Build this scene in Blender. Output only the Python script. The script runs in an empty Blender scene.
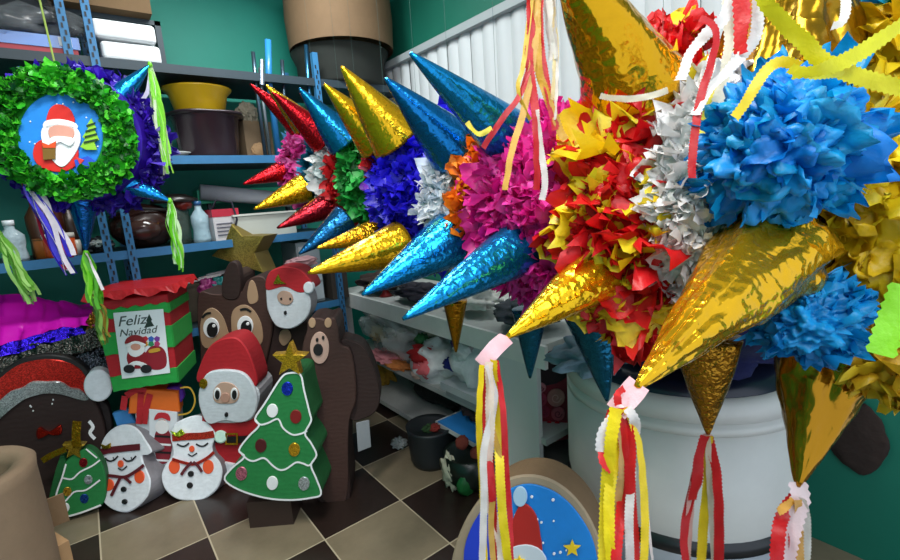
import bpy, math, random
from mathutils import Vector, Matrix, noise
rnd = random.Random(7)
SC = bpy.context.scene; COL = SC.collection
SC.view_settings.view_transform = 'Standard'
# ---------------------------------------------------------------- camera model
F = 469.0; H = 1.45
RX = Vector((0.78461282, -0.16325741, 0.59810512))     # world x in camera axes (right, down, forward)
RY = Vector((-0.61627221, -0.09993603, 0.78116666))
RZ = Vector((-0.06775899, -0.98150894, -0.1790221))
CAM = Vector((0, 0, H))
def ray(p):
    c = Vector(((p[0]-450)/F, (p[1]-280)/F, 1.0)); return Vector((RX.dot(c), RY.dot(c), RZ.dot(c)))
def P(x, y, d): return CAM + ray((x, y))*d
def onX(p, x): r = ray(p); return CAM + r*(x/r.x)
def onY(p, y): r = ray(p); return CAM + r*(y/r.y)
def onZ(p, z): r = ray(p); return CAM + r*((z-H)/r.z)
cd = bpy.data.cameras.new('camera'); cam = bpy.data.objects.new('camera', cd); COL.objects.link(cam)
cd.sensor_width = 36; cd.lens = F/900*36; cd.clip_start = 0.02
a = Vector((RX.x, RY.x, RZ.x)); b = -Vector((RX.y, RY.y, RZ.y)); c = -Vector((RX.z, RY.z, RZ.z))
cam.matrix_world = Matrix(((a.x, b.x, c.x, 0), (a.y, b.y, c.y, 0), (a.z, b.z, c.z, H), (0, 0, 0, 1)))
SC.camera = cam
# ---------------------------------------------------------------- materials
def lin(h):
    h = h.lstrip('#'); v = [int(h[i:i+2], 16)/255 for i in (0, 2, 4)]
    return tuple((x/12.92 if x <= .04045 else ((x+.055)/1.055)**2.4) for x in v)+(1,)
MC = {}
def mat(kind, col, **k):
    key = (kind, col, tuple(sorted(k.items())))
    if key in MC: return MC[key]
    m = bpy.data.materials.new(kind); m.use_nodes = True; MC[key] = m
    nt = m.node_tree; N = nt.nodes; L = nt.links; bs = N['Principled BSDF']; out = N['Material Output']
    C = lin(col); bs.inputs['Base Color'].default_value = C
    tc = N.new('ShaderNodeTexCoord')
    def nz(scale, det=3, rough=.6, vec=None):
        n = N.new('ShaderNodeTexNoise'); n.inputs['Scale'].default_value = scale; n.inputs['Detail'].default_value = det
        n.inputs['Roughness'].default_value = rough; L.new(vec or tc.outputs['Object'], n.inputs['Vector']); return n
    def vary(fac, amt, c0=None):
        mx = N.new('ShaderNodeMix'); mx.data_type = 'RGBA'
        c0 = c0 or C
        mx.inputs['A'].default_value = tuple(max(0, x*(1-amt)) for x in c0[:3])+(1,)
        mx.inputs['B'].default_value = tuple(min(1, x*(1+amt)+.01*amt) for x in c0[:3])+(1,)
        L.new(fac, mx.inputs['Factor']); L.new(mx.outputs['Result'], bs.inputs['Base Color']); return mx
    def bump(hgt, st, dist=.01):
        b = N.new('ShaderNodeBump'); b.inputs['Strength'].default_value = st; b.inputs['Distance'].default_value = dist
        L.new(hgt, b.inputs['Height']); L.new(b.outputs['Normal'], bs.inputs['Normal']); return b
    if kind == 'tissue':      # thin coloured tissue paper
        bs.inputs['Roughness'].default_value = .45
        vary(nz(25).outputs['Fac'], .3)
        bump(nz(60, 4).outputs['Fac'], .5, .004)
        tr = N.new('ShaderNodeBsdfTranslucent'); tr.inputs['Color'].default_value = C
        ms = N.new('ShaderNodeMixShader'); ms.inputs['Fac'].default_value = k.get('tr', .3)
        L.new(bs.outputs[0], ms.inputs[1]); L.new(tr.outputs[0], ms.inputs[2]); L.new(ms.outputs[0], out.inputs['Surface'])
    elif kind == 'foil':
        bs.inputs['Metallic'].default_value = .85; bs.inputs['Roughness'].default_value = k.get('ro', .2)
        n = nz(k.get('s', 22), 4, .6)
        n2 = nz(k.get('s', 22)*2.2, 2, .5); sb = N.new('ShaderNodeMath'); sb.operation = 'SUBTRACT'; sb.inputs[1].default_value = .5; L.new(n2.outputs['Fac'], sb.inputs[0])
        ab = N.new('ShaderNodeMath'); ab.operation = 'ABSOLUTE'; L.new(sb.outputs[0], ab.inputs[0])
        ad = N.new('ShaderNodeMath'); ad.operation = 'MULTIPLY_ADD'; ad.inputs[1].default_value = -1.6; L.new(ab.outputs[0], ad.inputs[0]); L.new(n.outputs['Fac'], ad.inputs[2])
        bump(ad.outputs[0], k.get('b', .5), .012); vary(n.outputs['Fac'], .12)
    elif kind == 'crepe':     # paper wrapped flat in strips
        bs.inputs['Roughness'].default_value = .7
        w = N.new('ShaderNodeTexWave'); w.bands_direction = 'Z'; w.inputs['Scale'].default_value = k.get('s', 9)*1.3; w.inputs['Distortion'].default_value = 9
        w.inputs['Detail'].default_value = 3; L.new(tc.outputs['Object'], w.inputs['Vector'])
        n = nz(40, 4); mu = N.new('ShaderNodeMath'); mu.operation = 'ADD'; L.new(w.outputs['Fac'], mu.inputs[0]); L.new(n.outputs['Fac'], mu.inputs[1])
        bump(mu.outputs[0], .12, .003); vary(n.outputs['Fac'], .18)
    elif kind == 'glitter':
        v = N.new('ShaderNodeTexVoronoi'); v.inputs['Scale'].default_value = 220; L.new(tc.outputs['Object'], v.inputs['Vector'])
        bs.inputs['Metallic'].default_value = .6; bs.inputs['Roughness'].default_value = .3
        sep = N.new('ShaderNodeMath'); sep.operation = 'MULTIPLY'; sep.inputs[1].default_value = 1; L.new(v.outputs['Color'], sep.inputs[0])
        vary(sep.outputs[0], .6); bump(sep.outputs[0], 1, .01)
    elif kind == 'paint':
        bs.inputs['Roughness'].default_value = k.get('r', k.get('ro', .55))
        vary(nz(k.get('s', 3), 5, .7).outputs['Fac'], k.get('v', .2)); bump(nz(30, 5).outputs['Fac'], .15, .004)
    elif kind == 'card':
        bs.inputs['Roughness'].default_value = .85; vary(nz(8, 6, .7).outputs['Fac'], .22); bump(nz(50).outputs['Fac'], .2, .004)
    elif kind == 'plastic':
        bs.inputs['Roughness'].default_value = k.get('r', k.get('ro', .3)); vary(nz(6, 4).outputs['Fac'], .12)
    elif kind == 'cloth':
        bs.inputs['Roughness'].default_value = .9; vary(nz(20, 4).outputs['Fac'], .3); bump(nz(14, 3).outputs['Fac'], .6, .02)
    elif kind == 'clear':     # crinkled transparent plastic
        bs.inputs['Roughness'].default_value = .12; bs.inputs['Alpha'].default_value = k.get('a', .3)
        bump(nz(18, 4).outputs['Fac'], .8, .02)
    elif kind == 'metal':
        bs.inputs['Metallic'].default_value = .9; bs.inputs['Roughness'].default_value = .3; vary(nz(10).outputs['Fac'], .2)
    elif kind == 'tiles':
        g = N.new('ShaderNodeNewGeometry'); sp = N.new('ShaderNodeSeparateXYZ'); L.new(g.outputs['Position'], sp.inputs[0])
        def M(op, a, b=None, c=None):
            n = N.new('ShaderNodeMath'); n.operation = op
            for i, v in enumerate((a, b, c)):
                if v is None: continue
                if isinstance(v, (int, float)): n.inputs[i].default_value = v
                else: L.new(v, n.inputs[i])
            return n.outputs[0]
        u = M('DIVIDE', M('SUBTRACT', sp.outputs[0], .614), .391); v = M('DIVIDE', M('SUBTRACT', sp.outputs[1], 1.832), .391)
        par = M('PINGPONG', M('ADD', M('FLOOR', u), M('FLOOR', v)), 1.0)
        par = M('GREATER_THAN', M('ABSOLUTE', par), .5)
        eu = M('ABSOLUTE', M('SUBTRACT', M('FRACT', u), .5)); ev = M('ABSOLUTE', M('SUBTRACT', M('FRACT', v), .5))
        gr = M('GREATER_THAN', M('MAXIMUM', eu, ev), .492)
        n = nz(5, 6, .7); n2 = nz(45, 4)
        def mx(f, A, B):
            q = N.new('ShaderNodeMix'); q.data_type = 'RGBA'
            for s, v in (('A', A), ('B', B)):
                if isinstance(v, tuple): q.inputs[s].default_value = v
                else: L.new(v, q.inputs[s])
            L.new(f, q.inputs['Factor']); return q.outputs['Result']
        lt = mx(n.outputs['Fac'], lin('#655a48'), lin('#91846c')); dk = mx(n2.outputs['Fac'], lin('#1f1613'), lin('#352823'))
        colr = mx(gr, mx(par, dk, lt), lin('#b5a88e')); L.new(colr, bs.inputs['Base Color'])
        bs.inputs['Roughness'].default_value = .3; bump(n2.outputs['Fac'], .05, .002)
    if k.get('em'):
        bs.inputs['Emission Color'].default_value = C; bs.inputs['Emission Strength'].default_value = k['em']
    return m
# ---------------------------------------------------------------- mesh builder
def thing(name, label, cat, loc, group=None):
    o = bpy.data.objects.new(name, None); COL.objects.link(o); o.location = Vector(loc); o.empty_display_size = .05
    o['label'] = label; o['category'] = cat
    if group: o['group'] = group
    return o
def tag(o, label, cat, group=None):
    o['label'] = label; o['category'] = cat
    if group: o['group'] = group
    return o
def root_loc(o):
    v = Vector((0, 0, 0))
    while o is not None: v += o.location; o = o.parent
    return v
class MB:
    def __init__(s): s.v = []; s.f = []; s.m = []
    def add(s, vs, fs, mi=0):
        n = len(s.v); s.v += [Vector(v) for v in vs]; s.f += [tuple(n+i for i in f) for f in fs]; s.m += [mi]*len(fs); return s
    def box(s, lo, hi, mi=0, rot=None, at=None):
        x0, y0, z0 = lo; x1, y1, z1 = hi
        vs = [Vector(p) for p in ((x0,y0,z0),(x1,y0,z0),(x1,y1,z0),(x0,y1,z0),(x0,y0,z1),(x1,y0,z1),(x1,y1,z1),(x0,y1,z1))]
        if rot is not None:
            R = Matrix.Rotation(rot, 3, 'Z'); vs = [R @ v for v in vs]
        if at is not None: vs = [v+Vector(at) for v in vs]
        return s.add(vs, [(3,2,1,0),(4,5,6,7),(0,1,5,4),(1,2,6,5),(2,3,7,6),(3,0,4,7)], mi)
    def lathe(s, prof, at, mi=0, n=32, axis=Vector((0,0,1)), wob=0, caps=True, jit=None):
        axis = Vector(axis).normalized(); q = Vector((0,0,1)).rotation_difference(axis); at = Vector(at)
        vs = []; fs = []
        for r, z in prof:
            for i in range(n):
                t = 2*math.pi*i/n; rr = r
                if jit: rr = r + jit(t, z, r)
                vs.append(at + q @ Vector((rr*math.cos(t), rr*math.sin(t), z)))
        for j in range(len(prof)-1):
            for i in range(n):
                k = (i+1) % n; fs.append((j*n+i, j*n+k, (j+1)*n+k, (j+1)*n+i))
        if caps:
            fs.append(tuple(reversed(range(n)))); fs.append(tuple((len(prof)-1)*n+i for i in range(n)))
        return s.add(vs, fs, mi)
    def tube(s, pts, r, mi=0, n=8):
        pts = [Vector(p) for p in pts]; vs = []; fs = []
        for j, p in enumerate(pts):
            t = (pts[min(j+1, len(pts)-1)]-pts[max(j-1, 0)]).normalized()
            u = t.orthogonal().normalized() if j == 0 else (u - t*u.dot(t)).normalized()
            w = t.cross(u); rr = r[j] if isinstance(r, (list, tuple)) else r
            for i in range(n):
                a = 2*math.pi*i/n; vs.append(p+u*math.cos(a)*rr+w*math.sin(a)*rr)
        for j in range(len(pts)-1):
            for i in range(n):
                k = (i+1) % n; fs.append((j*n+i, j*n+k, (j+1)*n+k, (j+1)*n+i))
        fs.append(tuple(reversed(range(n)))); fs.append(tuple((len(pts)-1)*n+i for i in range(n)))
        return s.add(vs, fs, mi)
    def blob(s, at, rad, mi=0, amp=.15, fr=3, seg=24, rings=16, seed=0, floor=None):
        at = Vector(at); vs = []; fs = []; rad = Vector(rad)
        for j in range(rings+1):
            ph = math.pi*j/rings
            for i in range(seg):
                t = 2*math.pi*i/seg; d = Vector((math.sin(ph)*math.cos(t), math.sin(ph)*math.sin(t), math.cos(ph)))
                k = 1+amp*noise.noise(d*fr+Vector((seed, seed*1.7, 0)))*1.6
                p = at+Vector((d.x*rad.x, d.y*rad.y, d.z*rad.z))*k
                if floor is not None: p.z = max(p.z, floor)
                vs.append(p)
        for j in range(rings):
            for i in range(seg):
                k = (i+1) % seg; fs.append((j*seg+i, (j+1)*seg+i, (j+1)*seg+k, j*seg+k))
        return s.add(vs, fs, mi)
    def build(s, name, mats, parent=None, smooth=False, loc=None):
        if not isinstance(mats, (list, tuple)): mats = [mats]
        base = root_loc(parent) if parent is not None else (Vector(loc) if loc is not None else Vector((0,0,0)))
        if parent is None and loc is None and s.v:
            lo = Vector([min(v[i] for v in s.v) for i in range(3)]); hi = Vector([max(v[i] for v in s.v) for i in range(3)])
            base = Vector(((lo.x+hi.x)/2, (lo.y+hi.y)/2, lo.z))
        me = bpy.data.meshes.new(name); me.from_pydata([tuple(v-base) for v in s.v], [], s.f)
        for m in mats: me.materials.append(m)
        me.polygons.foreach_set('material_index', s.m)
        if smooth: me.polygons.foreach_set('use_smooth', [True]*len(me.polygons))
        me.update()
        o = bpy.data.objects.new(name, me); COL.objects.link(o)
        if parent is not None: o.parent = parent
        else: o.location = base
        if smooth and smooth != 'all':
            try: me.set_sharp_from_angle(angle=math.radians(40))
            except Exception: pass
        return o
def struct(name, mb, m, **k):
    o = mb.build(name, m, **k); o['kind'] = 'structure'; return o
def cr(pts, n=5, closed=True):
    out = []; L = len(pts)
    for i in range(L if closed else L-1):
        g = (lambda k: pts[k % L]) if closed else (lambda k: pts[min(max(k, 0), L-1)])
        p0, p1, p2, p3 = [Vector(g(i+k)) for k in (-1, 0, 1, 2)]
        for j in range(n):
            t = j/n
            out.append(.5*((2*p1)+(-p0+p2)*t+(2*p0-5*p1+4*p2-p3)*t*t+(-p0+3*p1-3*p2+p3)*t**3))
    if not closed: out.append(Vector(pts[-1]))
    return out
# ---------------------------------------------------------------- flat-faced paper figures
class Face:
    """front plane of a cut-out figure: a point, and the horizontal direction its body runs back in"""
    def __init__(s, pt, back, lean=0.0):
        s.o = Vector(pt); b = Vector((back[0], back[1], 0)).normalized(); s.b = (b+Vector((0, 0, -lean))).normalized()
    def pt(s, p, off=0.0):
        r = ray(p); t = (s.o-s.b*off-CAM).dot(s.b)/r.dot(s.b); return CAM+r*t
def cut(name, m, parent, face, pxs, thick, off=0.0, smooth=5, side=None, closed=True):
    """a solid slab whose front outline is traced, thick metres deep"""
    pts = [Vector((p[0], p[1])) for p in pxs]
    if smooth: pts = cr(pts, smooth)
    w = [face.pt(p, off) for p in pts]; n = len(w); mb = MB()
    bev = min(.006, thick*.3)
    cen = sum(w, Vector())/n
    fr = [p+(cen-p).normalized()*bev for p in w]
    mb.add(fr+[p+face.b*bev for p in w]+[p+face.b*thick for p in w],
        [tuple(range(n))]+[(i+n, (i+1) % n+n, (i+1) % n, i) for i in range(n)], 0)
    k = len(mb.v)-3*n
    fs = [(n*2+i, n*2+(i+1) % n, n+(i+1) % n, n+i) for i in range(n)]+[tuple(2*n+i for i in reversed(range(n)))]
    mb.f += fs; mb.m += [1 if side else 0]*len(fs)
    # triangulate the caps robustly
    me_o = mb.build(name, [m, side] if side else [m], parent, smooth=False)
    import bmesh
    bm = bmesh.new(); bm.from_mesh(me_o.data)
    bmesh.ops.triangulate(bm, faces=[f for f in bm.faces if len(f.verts) > 4]); bmesh.ops.recalc_face_normals(bm, faces=bm.faces)
    bm.to_mesh(me_o.data); bm.free(); return me_o
def circ(cx, cy, rx, ry=None, n=14, a0=0):
    ry = ry or rx; return [(cx+rx*math.cos(2*math.pi*i/n+a0), cy+ry*math.sin(2*math.pi*i/n+a0)) for i in range(n)]
def stroke(name, m, parent, face, pxs, w, off=.004, closed=False, smooth=4, th=.006):
    """a flat paper strip w pixels wide along a line"""
    pts = cr([Vector((p[0], p[1])) for p in pxs], smooth, closed) if smooth else [Vector(p) for p in pxs]
    n = len(pts); mb = MB(); vs = []
    for i, p in enumerate(pts):
        if closed: t = pts[(i+1) % n]-pts[i-1]
        else: t = pts[min(i+1, n-1)]-pts[max(i-1, 0)]
        t = t.normalized() if t.length > 1e-6 else Vector((1, 0)); q = Vector((-t.y, t.x))*w/2
        vs += [face.pt(p+q, off), face.pt(p-q, off), face.pt(p-q, off-th), face.pt(p+q, off-th)]
    fs = []
    for i in range(n if closed else n-1):
        a = i*4; b = ((i+1) % n)*4
        for k in range(4): fs.append((a+k, a+(k+1) % 4, b+(k+1) % 4, b+k))
    if not closed: fs += [(3, 2, 1, 0), tuple((n-1)*4+k for k in range(4))]
    return mb.add(vs, fs).build(name, m, parent)
# ---------------------------------------------------------------- ruffled tissue
def petal(mb, pos, nrm, s, mi, g=3, rough=.28, lift=.7):
    nrm = nrm.normalized(); t = nrm.orthogonal().normalized(); t.rotate(Matrix.Rotation(rnd.uniform(0, 6.283), 3, nrm)); u = nrm.cross(t)
    vs = []; L = rnd.uniform(.35, 1.1)*lift; curl = rnd.uniform(-.7, .9); ph = rnd.uniform(0, 9); wd = rnd.uniform(.75, 1.2)
    sd = Vector((rnd.uniform(0, 99), rnd.uniform(0, 99), rnd.uniform(0, 99)))
    for j in range(g+1):
        for i in range(g+1):
            a = i/g-.5; b = j/g
            w = (.5+.62*math.sin(math.pi*(.08+.72*b)))*wd
            edge = 1-.35*abs(noise.noise(sd+Vector((a*5, b*5, 0)))) if b > .9 or abs(a) > .45 else 1
            edge *= 1-.42*b**3*(2*a)**2
            z = L*b+curl*(b*b)*.35+rough*noise.noise(sd+Vector((a*3.2, b*3.2, 3)))*1.5+rough*.5*abs(noise.noise(sd+Vector((a*7, b*4, 9))))+.1*math.sin(a*9+ph)*b
            vs.append(pos+(t*(a*w*edge)+u*((b-.15)*.85*edge)+nrm*z)*s)
    fs = [(j*(g+1)+i, j*(g+1)+i+1, (j+1)*(g+1)+i+1, (j+1)*(g+1)+i) for j in range(g) for i in range(g)]
    mb.add(vs, fs, mi)
def band(name, parent, cen, y0, y1, R, cols, size, n, bulge=.05, g=3, rough=.28, lift=.7, ex=(1, 1), base=True, tr=.3):
    """a ruffled paper band around a drum whose axis runs along world y"""
    mb = MB(); cen = Vector(cen); mats = [mat('tissue', c, tr=tr) for c in cols]
    def rad(y): return R-bulge*((y-(y0+y1)/2)/max(.01, (y1-y0)/2))**2
    if base:
        prof = [(rad(y0+(y1-y0)*k/6)*.97, y0+(y1-y0)*k/6-cen.y) for k in range(7)]
        mb.lathe(prof, cen, 0, 28, (0, 1, 0))
    for i in range(n):
        y = rnd.uniform(y0, y1); t = rnd.uniform(0, 2*math.pi); r = rad(y)
        d = Vector((math.cos(t)*ex[0], 0, math.sin(t)*ex[1])); p = Vector((cen.x, y, cen.z))+d*r
        petal(mb, p, Vector((d.x, (y-(y0+y1)/2)*1.5/max(.08, y1-y0)*.5, d.z)), size*rnd.uniform(.7, 1.25), rnd.randrange(len(mats)), g, rough, lift)
    return mb.build(name, mats, parent, smooth='all')
def pompom(name, parent, cen, R, cols, size, n, g=4, rough=.3, lift=.6, tr=.3, half=None, crinkle=0):
    mb = MB(); cen = Vector(cen); R = Vector(R); mats = [mat('tissue', c, tr=tr) for c in cols]
    if crinkle:
        a0 = len(mb.v); f0 = len(mb.f); mb.blob(cen, R, 0, 0, 1, 110, 70)
        for i in range(a0, len(mb.v)):
            d = mb.v[i]-cen; u = Vector((d.x/R.x, d.y/R.y, d.z/R.z))
            kk = 1+crinkle*(1.5*abs(noise.noise(u*2.6))+.9*abs(noise.noise(u*5.5+Vector((7, 1, 3))))+.4*abs(noise.noise(u*11))-.45); mb.v[i] = cen+d*kk
        for i in range(f0, len(mb.f)):
            q = (mb.v[mb.f[i][0]]-cen); u = Vector((q.x/R.x, q.y/R.y, q.z/R.z)); mb.m[i] = int(abs(noise.cell(u*2.2))*len(cols)) % len(cols)
    else: mb.blob(cen, R*.93, 0, .08)
    for i in range(n):
        z = rnd.uniform(-1, 1); t = rnd.uniform(0, 6.283); q = math.sqrt(1-z*z); d = Vector((q*math.cos(t), q*math.sin(t), z))
        if half is not None and d.dot(half) < -.3: continue
        petal(mb, cen+Vector((d.x*R.x, d.y*R.y, d.z*R.z)), d, size*rnd.uniform(.7, 1.3), rnd.randrange(len(mats)), g, rough, lift)
    return mb.build(name, mats, parent, smooth='all')
def cone(parent, base, tip, r, col, crump=0.0, name='cone', n=40, m=None, **k):
    """a foil-wrapped cone from its wide base to its tip"""
    base = Vector(base); tip = Vector(tip); ax = tip-base; L = ax.length; rings = 26
    sd = Vector((rnd.uniform(0, 50), rnd.uniform(0, 50), 0))
    def jit(t, z, rr):
        q = Vector((math.cos(t)*2.2, math.sin(t)*2.2, z*9))
        return rr*crump*(noise.noise(q+sd)+.5*abs(noise.noise(q*2.3+sd)))
    prof = [(r*(1-j/rings)**.93+.004, L*j/rings) for j in range(rings+1)]
    mb = MB().lathe(prof, base, 0, n, ax, jit=jit)
    return mb.build(name, m or mat('foil', col, **k), parent, smooth='all')
def ribbon(parent, pts, w, col, teeth=True, name='streamer', kind='tissue', twist=.6, nrm=None, ns=10, **k):
    w *= .8 if teeth else 1
    """a paper streamer with a pinked edge, following the points"""
    pts = cr([Vector(p) for p in pts], ns, False)
    # resample evenly
    seg = [(pts[i+1]-pts[i]).length for i in range(len(pts)-1)]; tot = sum(seg); step = w*.22 if teeth else w*.6
    step = max(step, tot/400); n = max(4, int(tot/step)); out = []; i = 0; acc = 0
    for j in range(n+1):
        s = tot*j/n
        while i < len(seg)-1 and acc+seg[i] < s: acc += seg[i]; i += 1
        out.append(pts[i].lerp(pts[i+1], min(1, (s-acc)/max(1e-9, seg[i]))))
    ph = rnd.uniform(-1, 1); vs = []; fs = []; fr = rnd.uniform(.8, 1.6)
    for j, p in enumerate(out):
        t = (out[min(j+1, n)]-out[max(j-1, 0)]).normalized(); v = (nrm or (CAM-p)).normalized()
        u = t.cross(v)
        u = u.normalized() if u.length > .05 else t.orthogonal().normalized()
        ang = ph*.5+twist*math.sin(j/n*5*fr+ph*3); u = Matrix.Rotation(ang, 3, t) @ u; q = t.cross(u)
        h = w/2*(1+(.26 if teeth and j % 2 else 0)); wig = q*(w*.1*math.sin(j*.35+ph*5))
        vs += [p-u*h+wig, p+wig*-.5, p+u*h+wig]
    for j in range(n):
        a = 3*j; fs += [(a, a+1, a+4, a+3), (a+1, a+2, a+5, a+4)]
    return MB().add(vs, fs).build(name, mat(kind, col, **k), parent, smooth='all')
def tassel(parent, top, length, cols, n, w, spread, name='tassel', kind='tissue', sway=(0, 0)):
    """a bunch of narrow strips hanging from one knot"""
    top = Vector(top); mb = MB(); mats = [mat(kind, c) for c in cols]
    for i in range(n):
        a = rnd.uniform(0, 6.283); rr = spread*rnd.uniform(.2, 1); L = length*rnd.uniform(.75, 1.05); vs = []; fs = []; ph = rnd.uniform(0, 6)
        S = 14; u = Vector((math.cos(ph), math.sin(ph), 0))
        for j in range(S+1):
            t = j/S
            p = top+Vector((math.cos(a)*rr*min(1, t*3)+sway[0]*t+.006*math.sin(t*9+ph), math.sin(a)*rr*min(1, t*3)+sway[1]*t, -L*t))
            vs += [p-u*w/2, p+u*w/2]
        for j in range(S): fs.append((2*j, 2*j+1, 2*j+3, 2*j+2))
        mb.add(vs, fs, i % len(mats))
    mb.lathe([(.004, -.01), (.009, 0), (.004, .012)], top, 0, 8)
    return mb.build(name, mats, parent, smooth='all')
#@@ROOM
# ================================================================ room
XW, YB, ZC, XL, YF = 2.1, 3.66, 3.05, -1.5, -1.0
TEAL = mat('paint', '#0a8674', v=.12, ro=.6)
struct('floor', MB().box((XL, YF, -.1), (XW, YB, 0)), mat('tiles', '#8f826c'))
struct('ceiling', MB().box((XL, YF, ZC), (XW, YB, ZC+.1)), mat('paint', '#c9cfc8'))
struct('wall_back', MB().box((XL-.1, YB, -.1), (XW+.1, YB+.1, ZC+.1)), TEAL)
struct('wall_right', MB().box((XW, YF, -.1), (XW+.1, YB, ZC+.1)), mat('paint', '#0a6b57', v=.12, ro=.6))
struct('wall_left', MB().box((XL-.1, YF, -.1), (XL, YB, ZC+.1)), TEAL)
# window blinds on the right wall
WH = mat('paint', '#c3c9cb', v=.06, ro=.5)
def blinds(name, y0, y1, z0, z1, label):
    t = thing(name, label, 'blinds', (XW-.06, (y0+y1)/2, z0))
    MB().box((XW-.13, y0-.02, z1), (XW-.01, y1+.02, z1+.045)).build('headrail', mat('paint', '#9aa4a6', v=.1), t)
    mb = MB(); y = y0+.02; k = 0
    while y < y1-.06:
        w = .13; rot = .12+.05*math.sin(k*2.1); cx = XW-.07+rnd.uniform(-.006, .006)
        vs = []; fs = []
        for i in range(7):
            s = i/6-.5; q = Vector((cx-.022*(1-4*s*s)+s*w*math.sin(rot)*.6, y+w/2+s*w*math.cos(rot), 0))
            vs += [q+Vector((0, 0, z0)), q+Vector((0, 0, z1))]
        for i in range(6): fs.append((2*i, 2*i+2, 2*i+3, 2*i+1))
        mb.add(vs, fs); y += .112; k += 1
    mb.build('slats', WH, t, smooth='all')
    MB().box((XW-.03, y0, z0-.02), (XW-.004, y1, z1)).build('backing', mat('paint', '#8a9294'), t)
blinds('vertical_blind', 1.36, 3.44, 1.0, 2.4, 'long white vertical slat blind on the teal wall behind the hanging row')
blinds('vertical_blind', .35, 1.26, 1.0, 2.9, 'short white vertical blind behind the red and yellow piñata')
# ---------------------------------------------------------------- blue slotted shelving at the back
BLUE = mat('paint', '#2b6f9e', v=.25, s=12); DK = mat('paint', '#23333c', v=.3)
t = thing('metal_shelving', 'blue slotted metal shelving unit standing against the teal back wall', 'shelving', (.2, 3.3, 0))
def post(x, y):
    mb = MB().box((x-.018, y-.002, 0), (x+.018, y+.003, 2.62 if x < 1 else 2.4)).box((x-.018, y, 0), (x-.013, y+.035, 2.62 if x < 1 else 2.4))
    o = mb.build('upright_post', BLUE, t)
    h = MB()
    for k in range(40 if x < 1 else 36):
        z = .1+k*.062; h.box((x+.001, y-.0045, z), (x+.009, y-.0015, z+.022)).box((x-.009, y-.0045, z+.031), (x-.001, y-.0015, z+.053))
    h.build('slot_holes', mat('paint', '#0a1114'), o)
for x, y in ((.19, 3.02), (.09, 3.03), (1.35, 3.02), (-.95, 3.02), (.19, 3.55), (1.35, 3.55), (-.95, 3.55)): post(x, y)
for z in (.78, 1.27, 1.76, 2.24):
    MB().box((-.97, 3.03, z-.035), (1.37 if z < 2 else 2.06, 3.6, z)).box((-.97, 3.026, z-.042), (1.37 if z < 2 else 2.06, 3.032, z+.004), 1).build('shelf_board', [mat('paint', '#1d3038', v=.3), BLUE if z < 2 else DK], t)
# ---------------------------------------------------------------- white storage table along the right wall
TW = mat('paint', '#eceeea', v=.15, s=8); TG = mat('paint', '#b4b8b6', v=.25, s=8)
t = thing('storage_table', 'long white wooden table with lower shelves against the right wall', 'table', (1.75, 2.3, 0))
mb = MB().box((1.43, 1.27, .765), (2.09, 3.28, .8))
mb.build('table_top', mat('paint', '#c4c7c3', v=.3, s=9), t)
MB().box((1.425, 1.25, .70), (1.445, 3.29, .802)).build('front_rail', TW, t)
MB().box((1.44, 1.27, .34), (2.08, 3.25, .37)).build('shelf_board', TG, t)
MB().box((1.44, 1.27, .05), (2.08, 3.25, .08)).build('shelf_board', TG, t)
MB().box((1.427, 1.30, 0), (1.452, 1.62, .699)).build('end_panel', mat('paint', '#dfe2e2', v=.05), t)
for x, y in ((1.44, 3.2), (2.02, 3.2), (2.02, 1.28)): MB().box((x, y, 0), (x+.06, y+.06, .77)).build('leg', TW, t)
#@@PINATAS
# ================================================================ hanging row of piñatas
HG = 'foil-coned piñatas hanging in a row'
def hang(t, cx, y, z):
    MB().tube([(cx, y, z), (cx+.004, y, z+.5), (cx, y, 2.93)], .0005, n=5).build('hanging_string', mat('cloth', '#3f5a56'), t)
def pin(name, label, c):
    return thing(name, label, 'piñata', c, HG)
o = MB().tube([(1.07, -.6, 2.93), (1.07, YB, 2.93)], .014, n=12).build('hanging_rail', mat('metal', '#7c8488')); tag(o, 'steel pole running above the row of hanging piñatas', 'pole')
# cones: each in the piñata's own upright plane
def rcone(t, y, base, tip, r, col, **k):
    b = onY(base, y); p = onY(tip, y); return cone(t, b, p, r, col, **k)
BL, GO, RE = '#1287c4', '#dba818', '#b3121c'
# C magenta
t = pin('star_pinata', 'magenta tissue piñata with bright blue foil cones', (1.07, .86, 1.38)); hang(t, 1.07, .86, 1.6)
band('ruffle_band', t, (1.07, .86, 1.385), .67, .99, .24, ['#e8259a', '#f545ae', '#c81884', '#ee3aa6'], .062, 1500, g=4, tr=.35)
band('back_ruffle', t, (1.07, .66, 1.36), .63, .71, .2, ['#7d1fd0', '#d92bd0', '#f0389f'], .05, 250)
rcone(t, .9, (523, 150), (410, 53), .082, BL, b=.25, s=14); rcone(t, .82, (540, 235), (403, 319), .082, BL, b=.35, s=14)
cone(t, onX((590, 300), 1.08), onX((607, 401), 1.08), .085, '#14607f', b=.25, s=14)
cone(t, (1.2, .86, 1.5), (1.5, .86, 1.75), .08, BL, b=.25)
# B white and orange
t = pin('star_pinata', 'white and orange tissue piñata with blue foil cones', (1.07, 1.1, 1.4)); hang(t, 1.07, 1.1, 1.6)
band('orange_ruffle', t, (1.07, 1.05, 1.42), .99, 1.08, .225, ['#ff8a1e', '#f57a12'], .052, 500)
band('white_ruffle', t, (1.07, 1.14, 1.41), 1.08, 1.24, .225, ['#dde6f0', '#c8d6e6', '#eef3f8'], .05, 700)
rcone(t, 1.12, (455, 150), (385, 78), .085, '#0f6fb0', b=.25, s=14); rcone(t, 1.1, (450, 240), (362, 295), .08, BL, b=.35, s=14)
cone(t, onX((530, 310), 1.1), onX((530, 378), 1.1), .055, '#14607f', b=.3)
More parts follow.
